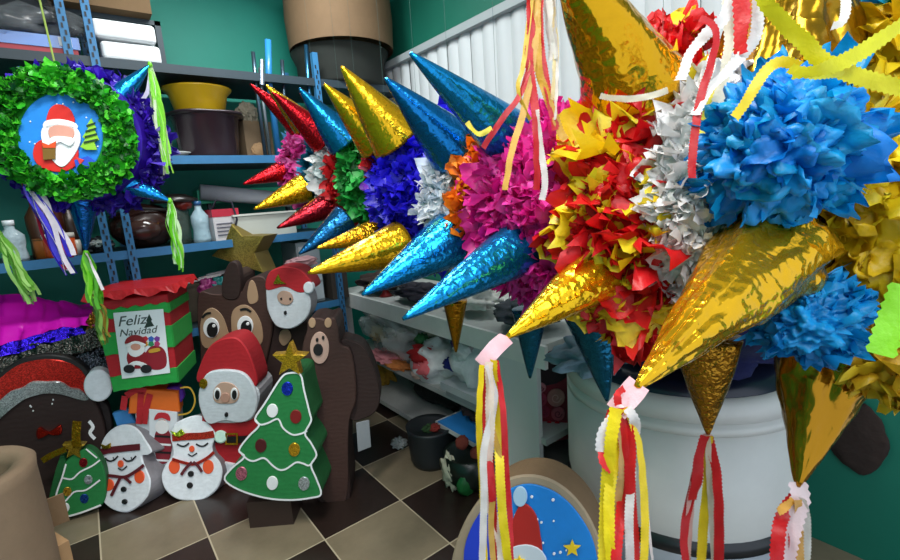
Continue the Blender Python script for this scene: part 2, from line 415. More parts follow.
# A blue
t = pin('star_pinata', 'royal blue tissue piñata with gold foil cones', (1.07, 1.33, 1.47)); hang(t, 1.07, 1.33, 1.7)
band('ruffle_band', t, (1.07, 1.35, 1.46), 1.24, 1.49, .245, ['#2118d8', '#3a2cf0', '#1a10b0'], .062, 1300)
rcone(t, 1.36, (397, 140), (341, 66), .088, GO, b=.3, s=14); rcone(t, 1.32, (400, 245), (308, 273), .075, GO, b=.32, s=14)
cone(t, onX((455, 300), 1.1), onX((456, 352), 1.1), .045, '#b07a10', b=.4)
# A2 red / purple
t = pin('star_pinata', 'narrow red and violet tissue piñata with gold cones, next to the green one', (1.07, 1.53, 1.53)); hang(t, 1.07, 1.53, 1.7)
band('ruffle_band', t, (1.07, 1.54, 1.53), 1.49, 1.6, .205, ['#d8232c', '#e03848', '#c83060', '#7a30c0'], .05, 520)
rcone(t, 1.5, (378, 142), (324, 84), .075, GO, b=.32, s=14); rcone(t, 1.55, (378, 232), (317, 248), .05, '#c9961a', b=.5)
# G green
t = pin('star_pinata', 'green tissue piñata with a red edge and dark blue cones', (1.07, 1.76, 1.53)); hang(t, 1.07, 1.76, 1.7)
band('ruffle_band', t, (1.07, 1.74, 1.54), 1.62, 1.84, .21, ['#1f9a3c', '#157a2c', '#38b552'], .055, 750)
band('red_ruffle', t, (1.07, 1.87, 1.55), 1.84, 1.92, .215, ['#e0252c', '#c81c22'], .05, 400)
rcone(t, 1.78, (345, 142), (299, 88), .075, '#1577b0', b=.25, s=14); rcone(t, 1.75, (345, 220), (299, 254), .06, '#155a8a', b=.3)
# H white
t = pin('star_pinata', 'narrow white tissue piñata with dark red foil cones', (1.07, 2.0, 1.57)); hang(t, 1.07, 2, 1.8)
band('ruffle_band', t, (1.07, 2.0, 1.57), 1.94, 2.08, .215, ['#e4ecec', '#cfdede'], .05, 500)
rcone(t, 2.0, (325, 140), (272, 92), .07, RE, b=.3); rcone(t, 2.0, (330, 205), (277, 228), .06, '#8a1420', b=.3)
# I teal
t = pin('star_pinata', 'narrow teal tissue piñata with gold foil cones', (1.07, 2.17, 1.6)); hang(t, 1.07, 2.17, 1.8)
band('ruffle_band', t, (1.07, 2.16, 1.6), 2.1, 2.24, .2, ['#1b7f9c', '#2c9fd0', '#136a80'], .05, 450)
rcone(t, 2.17, (305, 125), (266, 85), .06, GO, b=.4); rcone(t, 2.2, (305, 188), (254, 209), .065, GO, b=.4)
# P pink
t = pin('star_pinata', 'pink tissue piñata with red foil cones, furthest in the hanging row', (1.07, 2.45, 1.63)); hang(t, 1.07, 2.45, 1.8)
band('ruffle_band', t, (1.07, 2.4, 1.63), 2.26, 2.56, .2, ['#e34fa6', '#d43a94', '#f070bc'], .055, 900)
band('blue_ruffle', t, (1.07, 2.6, 1.68), 2.56, 2.68, .14, ['#3a8fd8', '#f0a0d0', '#5ab0e0'], .05, 200)
rcone(t, 2.4, (302, 128), (250, 84), .065, RE, b=.3); rcone(t, 2.45, (295, 167), (243, 184), .065, RE, b=.4)
MB().tube([onY((262, 60), 2.6), onY((262, 85), 2.6)], .012).build('foil_tube', mat('metal', '#8fa0b0'), t)
# D red / yellow / white
t = pin('star_pinata', 'red and yellow tissue piñata with a white ruffle and gold foil cones', (1.05, .58, 1.4)); D = t; hang(t, 1.05, .56, 1.6)
band('red_yellow_ruffle', t, (1.07, .58, 1.385), .46, .66, .235, ['#dc1018', '#f6cc14', '#d0121a', '#f8d824', '#e41a1e'], .09, 760, g=5, rough=.3, tr=.3)
band('white_ruffle', t, (1.07, .41, 1.4), .365, .46, .235, ['#f6f4f2', '#ecebea', '#faf8f4'], .05, 1400, g=4, rough=.34, tr=.15)
band('back_ruffle', t, (1.14, .33, 1.42), .32, .37, .17, ['#e0181c', '#f2b41c'], .07, 120)
pompom('lower_rosette', t, onX((630, 300), .9), (.06, .06, .06), ['#d0141a', '#dc1a18', '#f2c41c'], .075, 110)
pompom('upper_rosette', t, P(672, 50, 1.1), (.05, .05, .04), ['#d0141a', '#e0181c', '#d0141a', '#f7d020'], .06, 70)
c1 = rcone(t, .56, (634, 92), (548, -75), .1, '#cf9a10', crump=.08, b=.5, s=9, ro=.15)
c2 = cone(t, onY((613, 262), .58), onY((507, 337), .6), .072, '#e8b616', crump=.05, b=.45, s=12, ro=.18)
c3 = cone(t, onX((706, 338), 1.0), onX((708, 434), 1.0), .066, '#a4741a', crump=.08, b=.7, s=24, ro=.25)
# D: tassel of the left cone
T = onY((507, 337), .6)
ribbon(c2, [T, P(495, 348, .83), P(481, 365, .83)], .03, '#e2b6be', teeth=False, name='paper_wrap', twist=.1)
for x0, pts, w, col in ((0, [(482, 365), (479, 420), (482, 480), (484, 530), (486, 600)], .011, '#e8c81c'), (0, [(484, 364), (486, 420), (492, 490), (494, 540), (496, 600)], .013, '#c81a22'),
    (0, [(489, 362), (490, 430), (487, 490), (500, 540), (503, 600)], .016, '#e9d5c8'), (0, [(493, 360), (497, 420), (500, 470), (503, 520), (513, 600)], .015, '#f2d21c'),
    (0, [(496, 360), (503, 410), (506, 470), (510, 520), (512, 600)], .011, '#c81a22'), (0, [(487, 365), (495, 400), (484, 450), (484, 500), (481, 600)], .012, '#d8d4d0'), (0, [(491, 363), (491, 420), (499, 460), (491, 520), (497, 600)], .01, '#c9a24a')):
    ribbon(c2, [P(x, y, .83+rnd.uniform(-.02, .02)) for x, y in pts], w*1.15, col, twist=.35)
T = onX((708, 434), 1.0)
for pts, w, col in (([(708, 434), (698, 460), (690, 510), (684, 600)], .02, '#e0b0a8'), ([(706, 436), (700, 450), (697, 480), (692, 500)], .024, '#c41a20'), ([(708, 436), (716, 470), (719, 520), (718, 600)], .022, '#c41a20'), ([(708, 436), (708, 480), (703, 530), (700, 600)], .022, '#e3c21c'), ([(707, 436), (690, 500), (684, 540), (690, 600)], .02, '#c41a20'), ([(708, 436), (709, 470), (712, 520), (716, 600)], .014, '#d8cfc0')):
    ribbon(c3, [onX(p, 1.0+rnd.uniform(-.02, .02)) for p in pts], w, col, twist=.3)
# D: streamers off the top cone
for pts, w, col in (([(533, -40), (537, 20), (533, 60), (524, 110), (512, 150), (505, 190)], .014, '#d9a94e'), ([(528, -40), (531, 30), (529, 60), (536, 120), (537, 190)], .017, '#c41a20'), ([(540, -40), (540, 40), (548, 90), (556, 130)], .016, '#c41a20'),
    ([(548, -40), (553, 20), (556, 50), (553, 100)], .013, '#e2cf9a'), ([(537, -40), (538, 60), (545, 90), (560, 130), (566, 140)], .016, '#c9992c'), ([(551, -40), (554, 30), (556, 80), (554, 120)], .012, '#d8d2cc'),
    ([(546, -40), (549, 20), (553, 60)], .02, '#d6d3cc'), ([(530, 65), (520, 95), (505, 115), (488, 140), (483, 148)], .012, '#b81822'), ([(492, 128), (478, 134), (467, 122)], .011, '#d9c93a'), ([(536, 110), (541, 150), (545, 180), (542, 200)], .013, '#d8d2cc'), ([(536, -40), (524, 60), (518, 90), (530, 120)], .01, '#d2b43c')):
    ribbon(c1, [P(x, y, .86) for x, y in pts], w, col, twist=.35)
# ---------------------------------------------------------------- E nearest: yellow, blue
t = pin('star_pinata', 'yellow tissue piñata with big blue rosettes and gold foil cones, nearest in the row', (1.05, .26, 1.4)); hang(t, 1.1, .3, 1.6)
YE = ['#f2cc14', '#e8c010', '#f6d828', '#dcb410']
pompom('body_ruffle', t, P(845, 190, 1.02), (.21, .17, .22), YE, .1, 520, g=5, rough=.3)
bm = MB(); 
def crump(name, cen, R, cols, size, n, g, rough, half, tr=.3, lift=.5, crinkle=0):
    return pompom(name, t, cen, R, cols, size, n, g, rough, lift, tr, half, crinkle)
tocam = (CAM-P(795, 150, .8)).normalized()
crump('upper_blue_rosette', P(783, 148, .74), (.128, .09, .098), ['#0494e0', '#089ce6', '#0482da', '#0698d0'], .074, 80, 8, .4, tocam, tr=.3, lift=.14, crinkle=.36)
crump('lower_blue_rosette', P(808, 320, .80), (.074, .062, .054), ['#0594d8', '#0880c4', '#0e9ee0'], .05, 50, 6, .35, tocam, crinkle=.34)
crump('right_ruffle', P(905, 245, .84), (.07, .1, .17), YE, .075, 130, 6, .32, tocam, tr=.25, crinkle=.34)
crump('upper_right_ruffle', P(895, 55, .9), (.075, .075, .075), YE, .11, 110, 5, .3, tocam)
crump('lower_right_ruffle', P(890, 355, .84), (.06, .06, .05), ['#f0c62c', '#e0b428'], .075, 80, 6, .32, tocam)
crump('left_ruffle', P(712, 200, .9), (.035, .04, .13), YE, .06, 130, 5, .3, tocam)
pompom('corner_blue_tissue', t, P(888, -8, .9), (.06, .05, .04), ['#189ad8', '#1ca8e8'], .08, 50)
g1 = cone(t, P(772, 248, .80), P(637, 387, .56), .082, '#dca81a', crump=.2, b=.7, s=9, ro=.15, n=96)
MB().lathe([(.084, 0), (.07, -.035), (.03, -.055), (.004, -.06)], P(772, 248, .80), 0, 60, P(637, 387, .56)-P(772, 248, .80), caps=False, jit=lambda q, z, r: r*.18*noise.noise(Vector((math.cos(q)*3, math.sin(q)*3, z*9)))).build('cone_base_fold', mat('foil', '#c9921a', b=.7, s=10, ro=.2), g1, smooth='all')
g2 = cone(t, P(826, 345, .93), P(798, 487, .88), .088, '#a87614', crump=.25, b=.55, s=6, ro=.2, n=72)
g3 = cone(t, P(800, 80, .9), P(800, -110, .86), .1, '#94700f', crump=.3, b=.5, s=6, ro=.22, n=72)
g4 = cone(t, P(735, 70, .98), P(752, -60, .95), .035, '#c9861c', crump=.25, b=.7, s=18, ro=.22)
MB().blob(P(807, 84, .74), (.02, .015, .018), 0, .3, 3).build('green_foil_knot', mat('foil', '#1c7a3c', b=.6), t, smooth='all')
# E tassels
ribbon(g1, [P(640, 384, .56), P(628, 398, .56), P(616, 412, .56)], .03, '#e2b6be', teeth=False, name='paper_wrap', twist=.1)
ribbon(g1, [P(622, 405, .56), P(612, 420, .56), P(603, 435, .56), P(602, 452, .56)], .016, '#d8d6d4', name='streamer')
for pts, w, col in (([(616, 408), (610, 450), (606, 500), (604, 560), (604, 600)], .016, '#f0d41c'), ([(617, 408), (617, 450), (609, 500), (612, 600)], .014, '#efd21c'), ([(619, 408), (624, 450), (622, 500), (616, 560), (618, 600)], .013, '#cf1a1e'),
    ([(622, 408), (630, 440), (630, 490), (634, 540), (636, 600)], .014, '#cf1a1e'), ([(612, 410), (605, 440), (603, 460), (612, 470)], .012, '#cf1a1e'), ([(625, 408), (638, 440), (643, 480), (645, 530), (642, 600)], .01, '#e8c822'), ([(620, 410), (622, 470), (616, 520), (622, 600)], .01, '#b8945a'),
    ([(626, 408), (640, 450), (646, 500), (650, 540), (654, 570)], .004, '#cfc6c0'), ([(624, 410), (632, 460), (629, 520), (632, 600)], .011, '#d8d4d0'), ([(627, 408), (634, 420), (636, 436)], .014, '#d8d4d0'), ([(618, 405), (618, 395), (624, 388)], .01, '#d8201c')):
    ribbon(g1, [P(x, y, .56+rnd.uniform(-.015, .015)) for x, y in pts], w, col, twist=.3)
ribbon(g2, [P(797, 482, .88), P(800, 500, .87), P(794, 520, .87), P(786, 555, .87), P(784, 600, .87)], .034, '#eccfd2', name='paper_wrap', twist=.15)
for pts, w, col in (([(796, 496), (783, 515), (778, 540), (775, 600)], .024, '#c4141c'), ([(798, 500), (799, 540), (800, 600)], .016, '#c99a50'), ([(802, 498), (806, 530), (803, 600)], .018, '#d6d2cc'), ([(794, 500), (786, 506), (778, 512)], .016, '#d9a03c'), ([(796, 510), (792, 540), (795, 600)], .015, '#b81820')):
    ribbon(g2, [P(x, y, .87+rnd.uniform(-.015, .015)) for x, y in pts], w, col, twist=.3)
# streamers across the top
for pts, w, col, d in (([(757, -20), (768, 5), (785, 25), (805, 42), (815, 55), (835, 68), (870, 80), (910, 90)], .02, '#f2df24', .55), ([(915, 12), (880, 40), (850, 58), (820, 70), (795, 72)], .02, '#d8d420', .54), ([(800, 66), (780, 62), (765, 72), (750, 95), (735, 118)], .014, '#f0cf2a', .56),
    ([(850, 70), (820, 74), (800, 72), (790, 68)], .013, '#f4ea40', .55), ([(843, -20), (846, 5), (842, 22), (832, 26)], .012, '#f2e9d8', .62),
    ([(736, -20), (726, 15), (705, 35), (690, 55), (680, 80)], .02, '#cfd0d0', .72), ([(757, -20), (757, 30), (745, 52), (728, 70), (705, 95), (695, 115)], .018, '#cfcfcc', .7), ([(700, 18), (716, 30), (712, 60), (700, 100), (693, 150), (692, 178)], .013, '#c8181e', .7),
    ([(739, -20), (742, 20), (740, 55)], .025, '#c8181e', .7), ([(726, -20), (730, 30), (725, 70), (716, 110)], .02, '#efe7d2', .73), ([(722, 80), (715, 95), (706, 115), (700, 140)], .014, '#f2d83a', .74), ([(750, -20), (752, 20), (748, 60)], .014, '#e8a030', .72), ([(600, 96), (625, 99), (650, 96), (668, 90)], .012, '#f1e6cc', .8)):
    ribbon(g3, [P(x, y, d) for x, y in pts], w, col, twist=.35)
ribbon(t, [P(905, 285, .66), P(895, 310, .66), P(880, 355, .66)], .035, '#8fe028', name='green_streamer', twist=.1)
#@@WREATH
# ================================================================ Santa wreath piñata (hanging, left)
FW = Face(P(65, 135, 1.62), (.38, .92))
t = thing('wreath_pinata', 'round green ruffled piñata with a Santa picture, purple sides and blue foil cones', 'piñata', P(65, 135, 1.62))
bx, up = FW.b, Vector((0, 0, 1)); ux = bx.cross(up).normalized()*1; cw = FW.pt((65, 135))
def wp(r, a, dep): return cw+ux*(r*math.cos(a))+up*(r*math.sin(a))+bx*dep
mb = MB(); mats = [mat('tissue', c, tr=.25) for c in ('#35b824', '#1c8a18', '#58d832', '#11641a')]
for i in range(1900):
    a = rnd.uniform(0, 6.283); r = rnd.uniform(.145, .208)
    petal(mb, wp(r, a, rnd.uniform(-.03, .02)), -bx+(ux*math.cos(a)+up*math.sin(a))*rnd.uniform(-.5, .8), .036*rnd.uniform(.7, 1.3), rnd.randrange(4), 3, .3)
mb.lathe([(.14, -.01), (.21, -.01), (.21, .03), (.14, .03)], cw, 1, 40, bx); mb.build('green_ruffle', mats, t, smooth='all')
mb = MB().lathe([(.1, .03), (.225, .03), (.235, .15), (.225, .26), (.1, .26)], cw, 0, 40, bx)
for i in range(900):
    a = rnd.uniform(0, 6.283); petal(mb, wp(.232, a, rnd.uniform(.06, .27)), ux*math.cos(a)+up*math.sin(a), .045*rnd.uniform(.7, 1.3), rnd.randrange(2), 2)
mb.build('purple_side_ruffle', [mat('tissue', '#3a15b0'), mat('tissue', '#28108a')], t)
o = cut('picture_disc', mat('paint', '#1f86e0', v=.25, s=14), t, FW, circ(60, 137, 44, 46, 28), .02, .012)
for i in range(16):
    a = rnd.uniform(0, 6.283); r = rnd.uniform(24, 40); cut('snow_dot', mat('paint', '#f2f6ff'), o, FW, circ(64+r*math.cos(a), 133+r*math.sin(a)*.9, .9, None, 6), .003, .015, 0)
RD, WT, SK = mat('paint', '#d4231c'), mat('paint', '#eef0f2'), mat('paint', '#d99a88')
def q(n, m, pts, off, s=4): return cut(n, m, o, FW, pts, .004, off, s)
q('painted_suit', RD, [(36, 143), (33, 157), (42, 168), (60, 172), (75, 166), (78, 150), (70, 140), (50, 138)], .02)
q('painted_hat', RD, [(48, 124), (48, 112), (54, 105), (63, 105), (71, 111), (73, 124)], .022)
q('painted_hat_band', WT, [(45, 121), (60, 119), (75, 123), (76, 129), (60, 126), (44, 128)], .024)
q('painted_beard', WT, [(42, 128), (60, 124), (77, 129), (80, 142), (72, 158), (62, 167), (52, 160), (43, 146)], .024)
q('painted_face', SK, [(49, 128), (60, 125), (73, 129), (72, 138), (60, 136), (50, 138)], .028)
q('painted_moustache', WT, [(50, 138), (60, 136), (74, 139), (70, 146), (60, 142), (52, 145)], .031)
q('painted_gift', mat('paint', '#7a5a1e'), [(42, 146), (55, 145), (55, 159), (43, 160)], .031, 0)
q('painted_gift_ribbon', mat('paint', '#e05020'), [(41, 142), (48, 145), (56, 141), (55, 148), (43, 148)], .033, 0)
q('painted_tree', mat('paint', '#8fc832'), [(91, 118), (96, 128), (94, 129), (99, 140), (94, 142), (97, 150), (86, 150), (80, 147), (85, 139), (82, 137), (88, 128), (86, 126)], .026, 0)
for k in range(4): q('painted_tree_stripe', mat('paint', '#1c3a22'), [(86+k*-.8, 125+k*5.5), (95+k*.8, 122+k*5.5), (95+k*.8, 123.6+k*5.5), (86-k*.8, 127+k*5.5)], .03, 0)
q('painted_parcel', mat('paint', '#2450c8'), [(74, 160), (88, 156), (98, 163), (92, 168), (76, 169)], .03, 0)
q('painted_bow', mat('paint', '#d83a3a'), [(76, 157), (84, 160), (80, 165)], .033, 0)
def wcone(a, L, r=.05, col='#1c8ad0', dep=.1):
    return cone(t, wp(.22, a, dep), wp(.22+L, a, dep), r, col, b=.25, s=14)
def wc(base, tip, r=.045, col='#1c8ad0'):
    Fd = Face(cw+bx*.1, (.38, .92)); return cone(t, Fd.pt(base), Fd.pt(tip), r, col, b=.25, s=14), Fd.pt(tip)
c, T = wc((113, 103), (150, 65)); tassel(c, T, .38, ['#7fd838', '#9aec50', '#d8e8c8'], 26, .01, .02)
ribbon(c, [T, P(148, 90, 1.75), P(135, 110, 1.72), P(123, 124, 1.68)], .014, '#c8c4dc', teeth=False)
c, T = wc((125, 182), (170, 201)); tassel(c, T, .27, ['#7fe030', '#9aec50', '#c8e8b8'], 22, .012, .022)
c, T = wc((83, 200), (86, 252), .045, '#1a64b0'); tassel(c, T, .22, ['#7fe030', '#9aec50', '#5ab828'], 20, .013, .022); ribbon(c, [T, P(94, 270, 1.72), P(103, 290, 1.72)], .01, '#d8d4d8', teeth=False)
tassel(c, T+Vector((0, 0, -.16)), .2, ['#7fb048', '#4a7a30', '#a08030'], 14, .012, .02)
c, T = wc((14, 158), (-12, 178)); ribbon(c, [T, P(8, 172, 1.6), P(20, 178, 1.58)], .012, '#2a60c0', teeth=False)
tassel(c, P(24, 176, 1.6), .34, ['#b02040', '#e8e0ec', '#3a30c8', '#4038d0'], 16, .016, .028, sway=(.06, 0))
tassel(c, P(-4, 230, 1.65), .27, ['#7fc048', '#a8d878'], 18, .013, .026, sway=(.05, 0))
MB().tube([wp(.23, 1.6, .05), wp(.5, 1.6, .05), wp(.5, 1.6, .05)+Vector((0, .02, .75))], .003).build('hanging_string', mat('cloth', '#8aa04a'), t)
#@@FLOORFIG
# ================================================================ paper figures on the floor
def fl(p): return onZ(p, 0)
BK = (.55, .84)
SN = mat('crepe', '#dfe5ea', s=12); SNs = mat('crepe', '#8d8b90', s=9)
MAR = mat('paint', '#5c1420'); BLK = mat('paint', '#0d0d10'); ORA = mat('paint', '#e8572a'); WHI = mat('paint', '#eef0f0', v=.05)
def grp(o, m, face, pts, name, off=.006, th=.006, s=4): return cut(name, m, o, face, pts, th, off, s)
# snowman 1 (left)
f = Face(fl((128, 511))+Vector((0, 0, .05)), (.7, .72), .35); t = thing('snowman_pinata', 'white snowman piñata with a maroon hat band and maroon scarf', 'piñata', fl((128, 511)), 'paper snowmen on the floor')
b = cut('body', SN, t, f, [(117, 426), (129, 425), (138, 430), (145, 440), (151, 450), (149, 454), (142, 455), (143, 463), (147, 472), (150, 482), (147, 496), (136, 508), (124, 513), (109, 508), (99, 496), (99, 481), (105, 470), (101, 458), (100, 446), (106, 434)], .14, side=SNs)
stroke('hat_band', MAR, t, f, [(101, 452), (110, 450), (128, 448), (140, 447)], 6.5, .008)
for ex in (112, 130):
    stroke('eyelash', BLK, t, f, [(ex-7, 458), (ex-3, 461), (ex+2, 460), (ex+6, 456)], 1.6, .006); stroke('eyelash', BLK, t, f, [(ex+1, 457), (ex+2, 460)], 1, .006)
grp(t, ORA, f, circ(120, 464, 2.8, 3.6), 'nose', .012); stroke('mouth', BLK, t, f, [(118, 468), (122, 470), (127, 466)], 1.2, .006)
stroke('scarf', MAR, t, f, [(102, 475), (113, 476), (125, 477), (136, 471), (144, 465)], 3.2, .01)
stroke('scarf', MAR, t, f, [(120, 478), (115, 488), (111, 496)], 3, .009); stroke('scarf', MAR, t, f, [(124, 477), (131, 483)], 3, .012)
for c, r in (((108, 485), (5.5, 6)), ((139, 477), (5, 6.5))): grp(t, ORA, f, circ(*c, *r), 'orange_patch', .005)
for c in ((123, 489.5), (124, 502)): grp(t, BLK, f, circ(*c, 2.7), 'button', .01)
grp(t, mat('foil', '#b8962a'), f, [(102, 449), (100, 444), (105, 446), (110, 443), (110, 448), (106, 449)], 'bow', .02, .006, 0)
# snowman 2 (right)
f = Face(fl((192, 499))+Vector((0, 0, .04)), (.5, .85), .35); t = thing('snowman_pinata', 'white snowman piñata with a red glitter hat band and scarf', 'piñata', fl((192, 499)), 'paper snowmen on the floor')
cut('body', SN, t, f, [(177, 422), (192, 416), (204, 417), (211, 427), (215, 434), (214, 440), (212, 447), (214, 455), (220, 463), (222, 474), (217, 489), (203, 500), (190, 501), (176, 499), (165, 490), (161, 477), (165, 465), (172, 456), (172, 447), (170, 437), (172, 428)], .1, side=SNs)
stroke('hat_band', mat('glitter', '#e03a2a'), t, f, [(172, 438), (188, 436.5), (202, 436), (214, 434)], 7, .008)
grp(t, mat('crepe', '#c8e8d8'), f, circ(220, 437, 6.5, 6.5), 'hat_pompom', .004, .02)
for ex in (183, 202):
    stroke('eyelash', BLK, t, f, [(ex-6, 444), (ex-2, 446), (ex+2, 446), (ex+6, 443)], 1.6, .006)
grp(t, ORA, f, circ(191.5, 449, 2.6, 3.2), 'nose', .012); stroke('mouth', BLK, t, f, [(188, 454), (192, 456), (197, 453)], 1.2, .006)
RG = mat('glitter', '#d8382c')
stroke('scarf', RG, t, f, [(172, 459), (185, 463), (195, 464), (207, 458), (214, 452)], 3, .01); stroke('scarf', MAR, t, f, [(192, 462), (186, 468), (181, 475)], 3, .012); stroke('scarf', MAR, t, f, [(193, 462), (198, 466), (202, 472)], 3, .012)
for c, r in (((174, 467), (5.5, 7)), ((208, 467), (5.5, 7))): grp(t, ORA, f, circ(*c, *r), 'orange_patch', .005)
for c in ((190.5, 474), (189.5, 485.5)): grp(t, BLK, f, circ(*c, 3), 'button', .01)
grp(t, mat('foil', '#c8d838'), f, [(174, 436), (170, 431), (176, 433), (181, 429), (185, 434), (179, 437)], 'bow', .02, .006, 0)
# big tree
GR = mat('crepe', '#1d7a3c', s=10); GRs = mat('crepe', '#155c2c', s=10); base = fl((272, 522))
f = Face(base+Vector((-.03, -.05, 0)), (.62, .78)); t = thing('tree_pinata', 'big green Christmas tree piñata with white trim, round baubles and a gold star', 'piñata', base)
T1 = [(281, 378), (290, 373), (300.5, 375), (304, 390), (309.6, 412.7), (311, 421), (305, 433.5), (311, 443), (316.5, 455), (311, 465), (316, 478), (321, 494), (310, 498), (290, 500), (266, 498), (239.6, 490), (224.7, 479.5), (232, 468), (244.4, 457), (239, 450), (249, 436), (259, 425.7), (255, 418.6), (265, 403)]
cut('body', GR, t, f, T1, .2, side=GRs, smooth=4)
stroke('white_outline', WHI, t, f, T1, 1.8, .005, closed=True, smooth=4)
stroke('white_garland', WHI, t, f, [(255, 419), (260, 424.5), (268, 423), (278, 419), (283, 428), (292, 434.5), (300, 434), (307, 431)], 1.8)
stroke('white_garland', WHI, t, f, [(240, 452), (247, 459), (254, 461), (264, 458), (272, 465), (279, 469.7), (286, 469), (296, 462.5), (303, 463.5), (309, 465.5), (314, 460)], 1.8)
for (x, y), c, k in (((287, 389), '#1638c8', 'glitter'), ((272, 411), '#f0f2f2', 'paint'), ((295.5, 417), '#7c1414', 'paint'), ((260.5, 446), '#4f1216', 'paint'), ((294, 450), '#c89a1e', 'glitter'), ((241, 474), '#e87a90', 'glitter'), ((272, 483.5), '#f0f2f2', 'paint'), ((303.7, 484), '#b8c0c4', 'glitter')):
    grp(t, mat(k, c), f, circ(x, y, 5.6, 6.8), 'bauble', .006)
def star(cx, cy, ro, ri, a0=-math.pi/2): return [(cx+(ro if k % 2 == 0 else ri)*math.cos(a0+k*math.pi/5), cy+(ro if k % 2 == 0 else ri)*math.sin(a0+k*math.pi/5)) for k in range(10)]
cut('gold_star', mat('glitter', '#b8941c'), t, f, star(289, 361, 18, 8), .05, .01, 0)
mb = MB(); c0 = base; mb.box((-.09, -.03, 0), (.11, .13, .13), 0, -.62, c0).build('trunk', mat('paint', '#33231d'), t)
# small tree
f = Face(Vector((-.3, 2.84, .02)), (.3, .95)); t = thing('tree_pinata', 'small green Christmas tree piñata leaning beside the left snowman', 'piñata', fl((70, 518)))
T2 = [(65, 463), (73, 455), (86, 449), (97, 456), (104, 470), (106, 490), (101, 506), (80, 514), (59, 519), (53, 513), (57, 492), (61, 476)]
cut('body', GR, t, f, T2, .05, side=GRs)
cut('side_flap', GRs, t, f, [(60, 456), (66, 462), (60, 480), (53, 514), (47, 514), (50, 490)], .04, -.01, 2)
stroke('white_outline', WHI, t, f, [(86, 449), (97, 458)], 1.6); stroke('white_outline', WHI, t, f, [(66, 464), (62, 478), (57, 492), (53, 513), (59, 518), (80, 513), (101, 505)], 1.8)
stroke('white_garland', WHI, t, f, [(63, 478), (72, 479), (80, 472), (92, 466), (100, 460)], 1.6); stroke('white_garland', WHI, t, f, [(55, 501), (64, 502), (74, 492), (86, 490), (100, 480)], 1.6)
for (x, y), c in (((83, 463), '#8c1420'), ((88, 480), '#b8c4c8'), ((67, 492), '#c89a2e'), ((84, 499), '#184a9c'), ((65, 508), '#f0f0f0')): grp(t, mat('glitter' if c != '#f0f0f0' else 'paint', c), f, circ(x, y, 4.2, 4.6), 'bauble', .006)
cut('gold_star', mat('glitter', '#a08422'), t, f, star(73, 449, 12, 6), .04, .012, 0)
stroke('gold_ribbon', mat('foil', '#b8921e'), t, f, [(66, 449), (52, 455), (42, 461)], 6, .014); stroke('gold_ribbon', mat('foil', '#b8921e'), t, f, [(77, 447), (76, 435), (77, 421)], 9, .02)
# round dark figure with a red glitter hat
f = Face(Vector((-.18, 2.93, .3)), (.15, 1)); base = f.pt((50, 480)); base.z = 0
t = thing('round_pinata', 'dark round piñata in a red glitter hat with silver trim and small red bow', 'piñata', base)
DB = mat('crepe', '#2a1713')
cut('body', DB, t, f, [(-12, 430), (-8, 404), (6, 388), (28, 376), (50, 374), (72, 381), (88, 394), (100, 412), (106, 440), (100, 480), (80, 500), (40, 506), (0, 500), (-14, 470)], .05)
cut('hat', mat('glitter', '#c8281c'), t, f, [(-16, 395), (2, 376), (20, 364), (44, 359), (64, 361), (80, 369), (88, 382), (90, 396), (70, 388), (45, 384), (20, 390), (-10, 408)], .05, .006)
cut('silver_trim', mat('glitter', '#a8b0b0'), t, f, [(-16, 412), (-2, 402), (10, 392), (22, 388), (32, 382), (46, 382), (60, 382), (70, 388), (80, 390), (88, 400), (78, 399), (62, 394), (44, 393), (28, 397), (14, 406), (0, 418), (-14, 430)], .03, .02, 3)
cut('hat_pompom', SN, t, f, circ(98, 386, 14.5, 16, 16), .07, .03)
cut('hat_edge', mat('paint', '#14100f'), t, f, [(-16, 392), (0, 373), (20, 360), (44, 355), (66, 357), (84, 366), (92, 380), (84, 384), (62, 366), (44, 364), (22, 369), (0, 388)], .06, .002, 3)
RB = mat('foil', '#d03020', b=.3)
cut('bow', RB, t, f, [(48, 433), (40, 428), (36, 432), (37, 439), (42, 438), (48, 435), (55, 436), (61, 434), (61, 427), (57, 427)], .02, .02, 3)
stroke('white_squiggle', WHI, t, f, [(89, 421), (93, 427), (90, 433), (95, 439)], 3.5, .01)
for x, y in ((31, 407), (33, 411), (52, 404), (53, 400), (30, 406)): grp(t, WHI, f, circ(x, y, .9, None, 6), 'snow_dot', .006, .004, 0)
t = thing('cardboard_figure', 'dark folded paper figure standing behind the small tree', 'figure', f.pt((104, 470))); 
ff = Face(Vector((-.08, 2.97, .3)), (.15, 1)); cut('body', mat('crepe', '#1d1412'), t, ff, [(92, 404), (104, 402), (110, 412), (113, 440), (110, 470), (96, 480), (90, 450)], .05)
# santa with hat
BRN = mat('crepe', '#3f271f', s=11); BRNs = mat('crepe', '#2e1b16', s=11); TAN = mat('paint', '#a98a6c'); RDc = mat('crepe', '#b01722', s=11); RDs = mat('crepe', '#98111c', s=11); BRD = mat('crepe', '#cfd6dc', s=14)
base = fl((236, 489)); base = Vector((.47, 2.55, 0)); f = Face(base, (.6, .8))
t = thing('santa_pinata', 'Santa piñata in a tall red hat with a black belt and gold buckle', 'piñata', base)
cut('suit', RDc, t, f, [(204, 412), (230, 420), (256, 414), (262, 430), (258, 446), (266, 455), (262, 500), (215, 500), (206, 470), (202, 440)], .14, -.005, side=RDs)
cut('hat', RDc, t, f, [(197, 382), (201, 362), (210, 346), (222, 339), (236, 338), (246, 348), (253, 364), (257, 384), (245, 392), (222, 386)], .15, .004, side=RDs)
cut('head_side', BRD, t, f, [(205, 384), (255, 386), (256, 412), (246, 422), (212, 422), (200, 405)], .2, 0, side=mat('crepe', '#9a989c'))
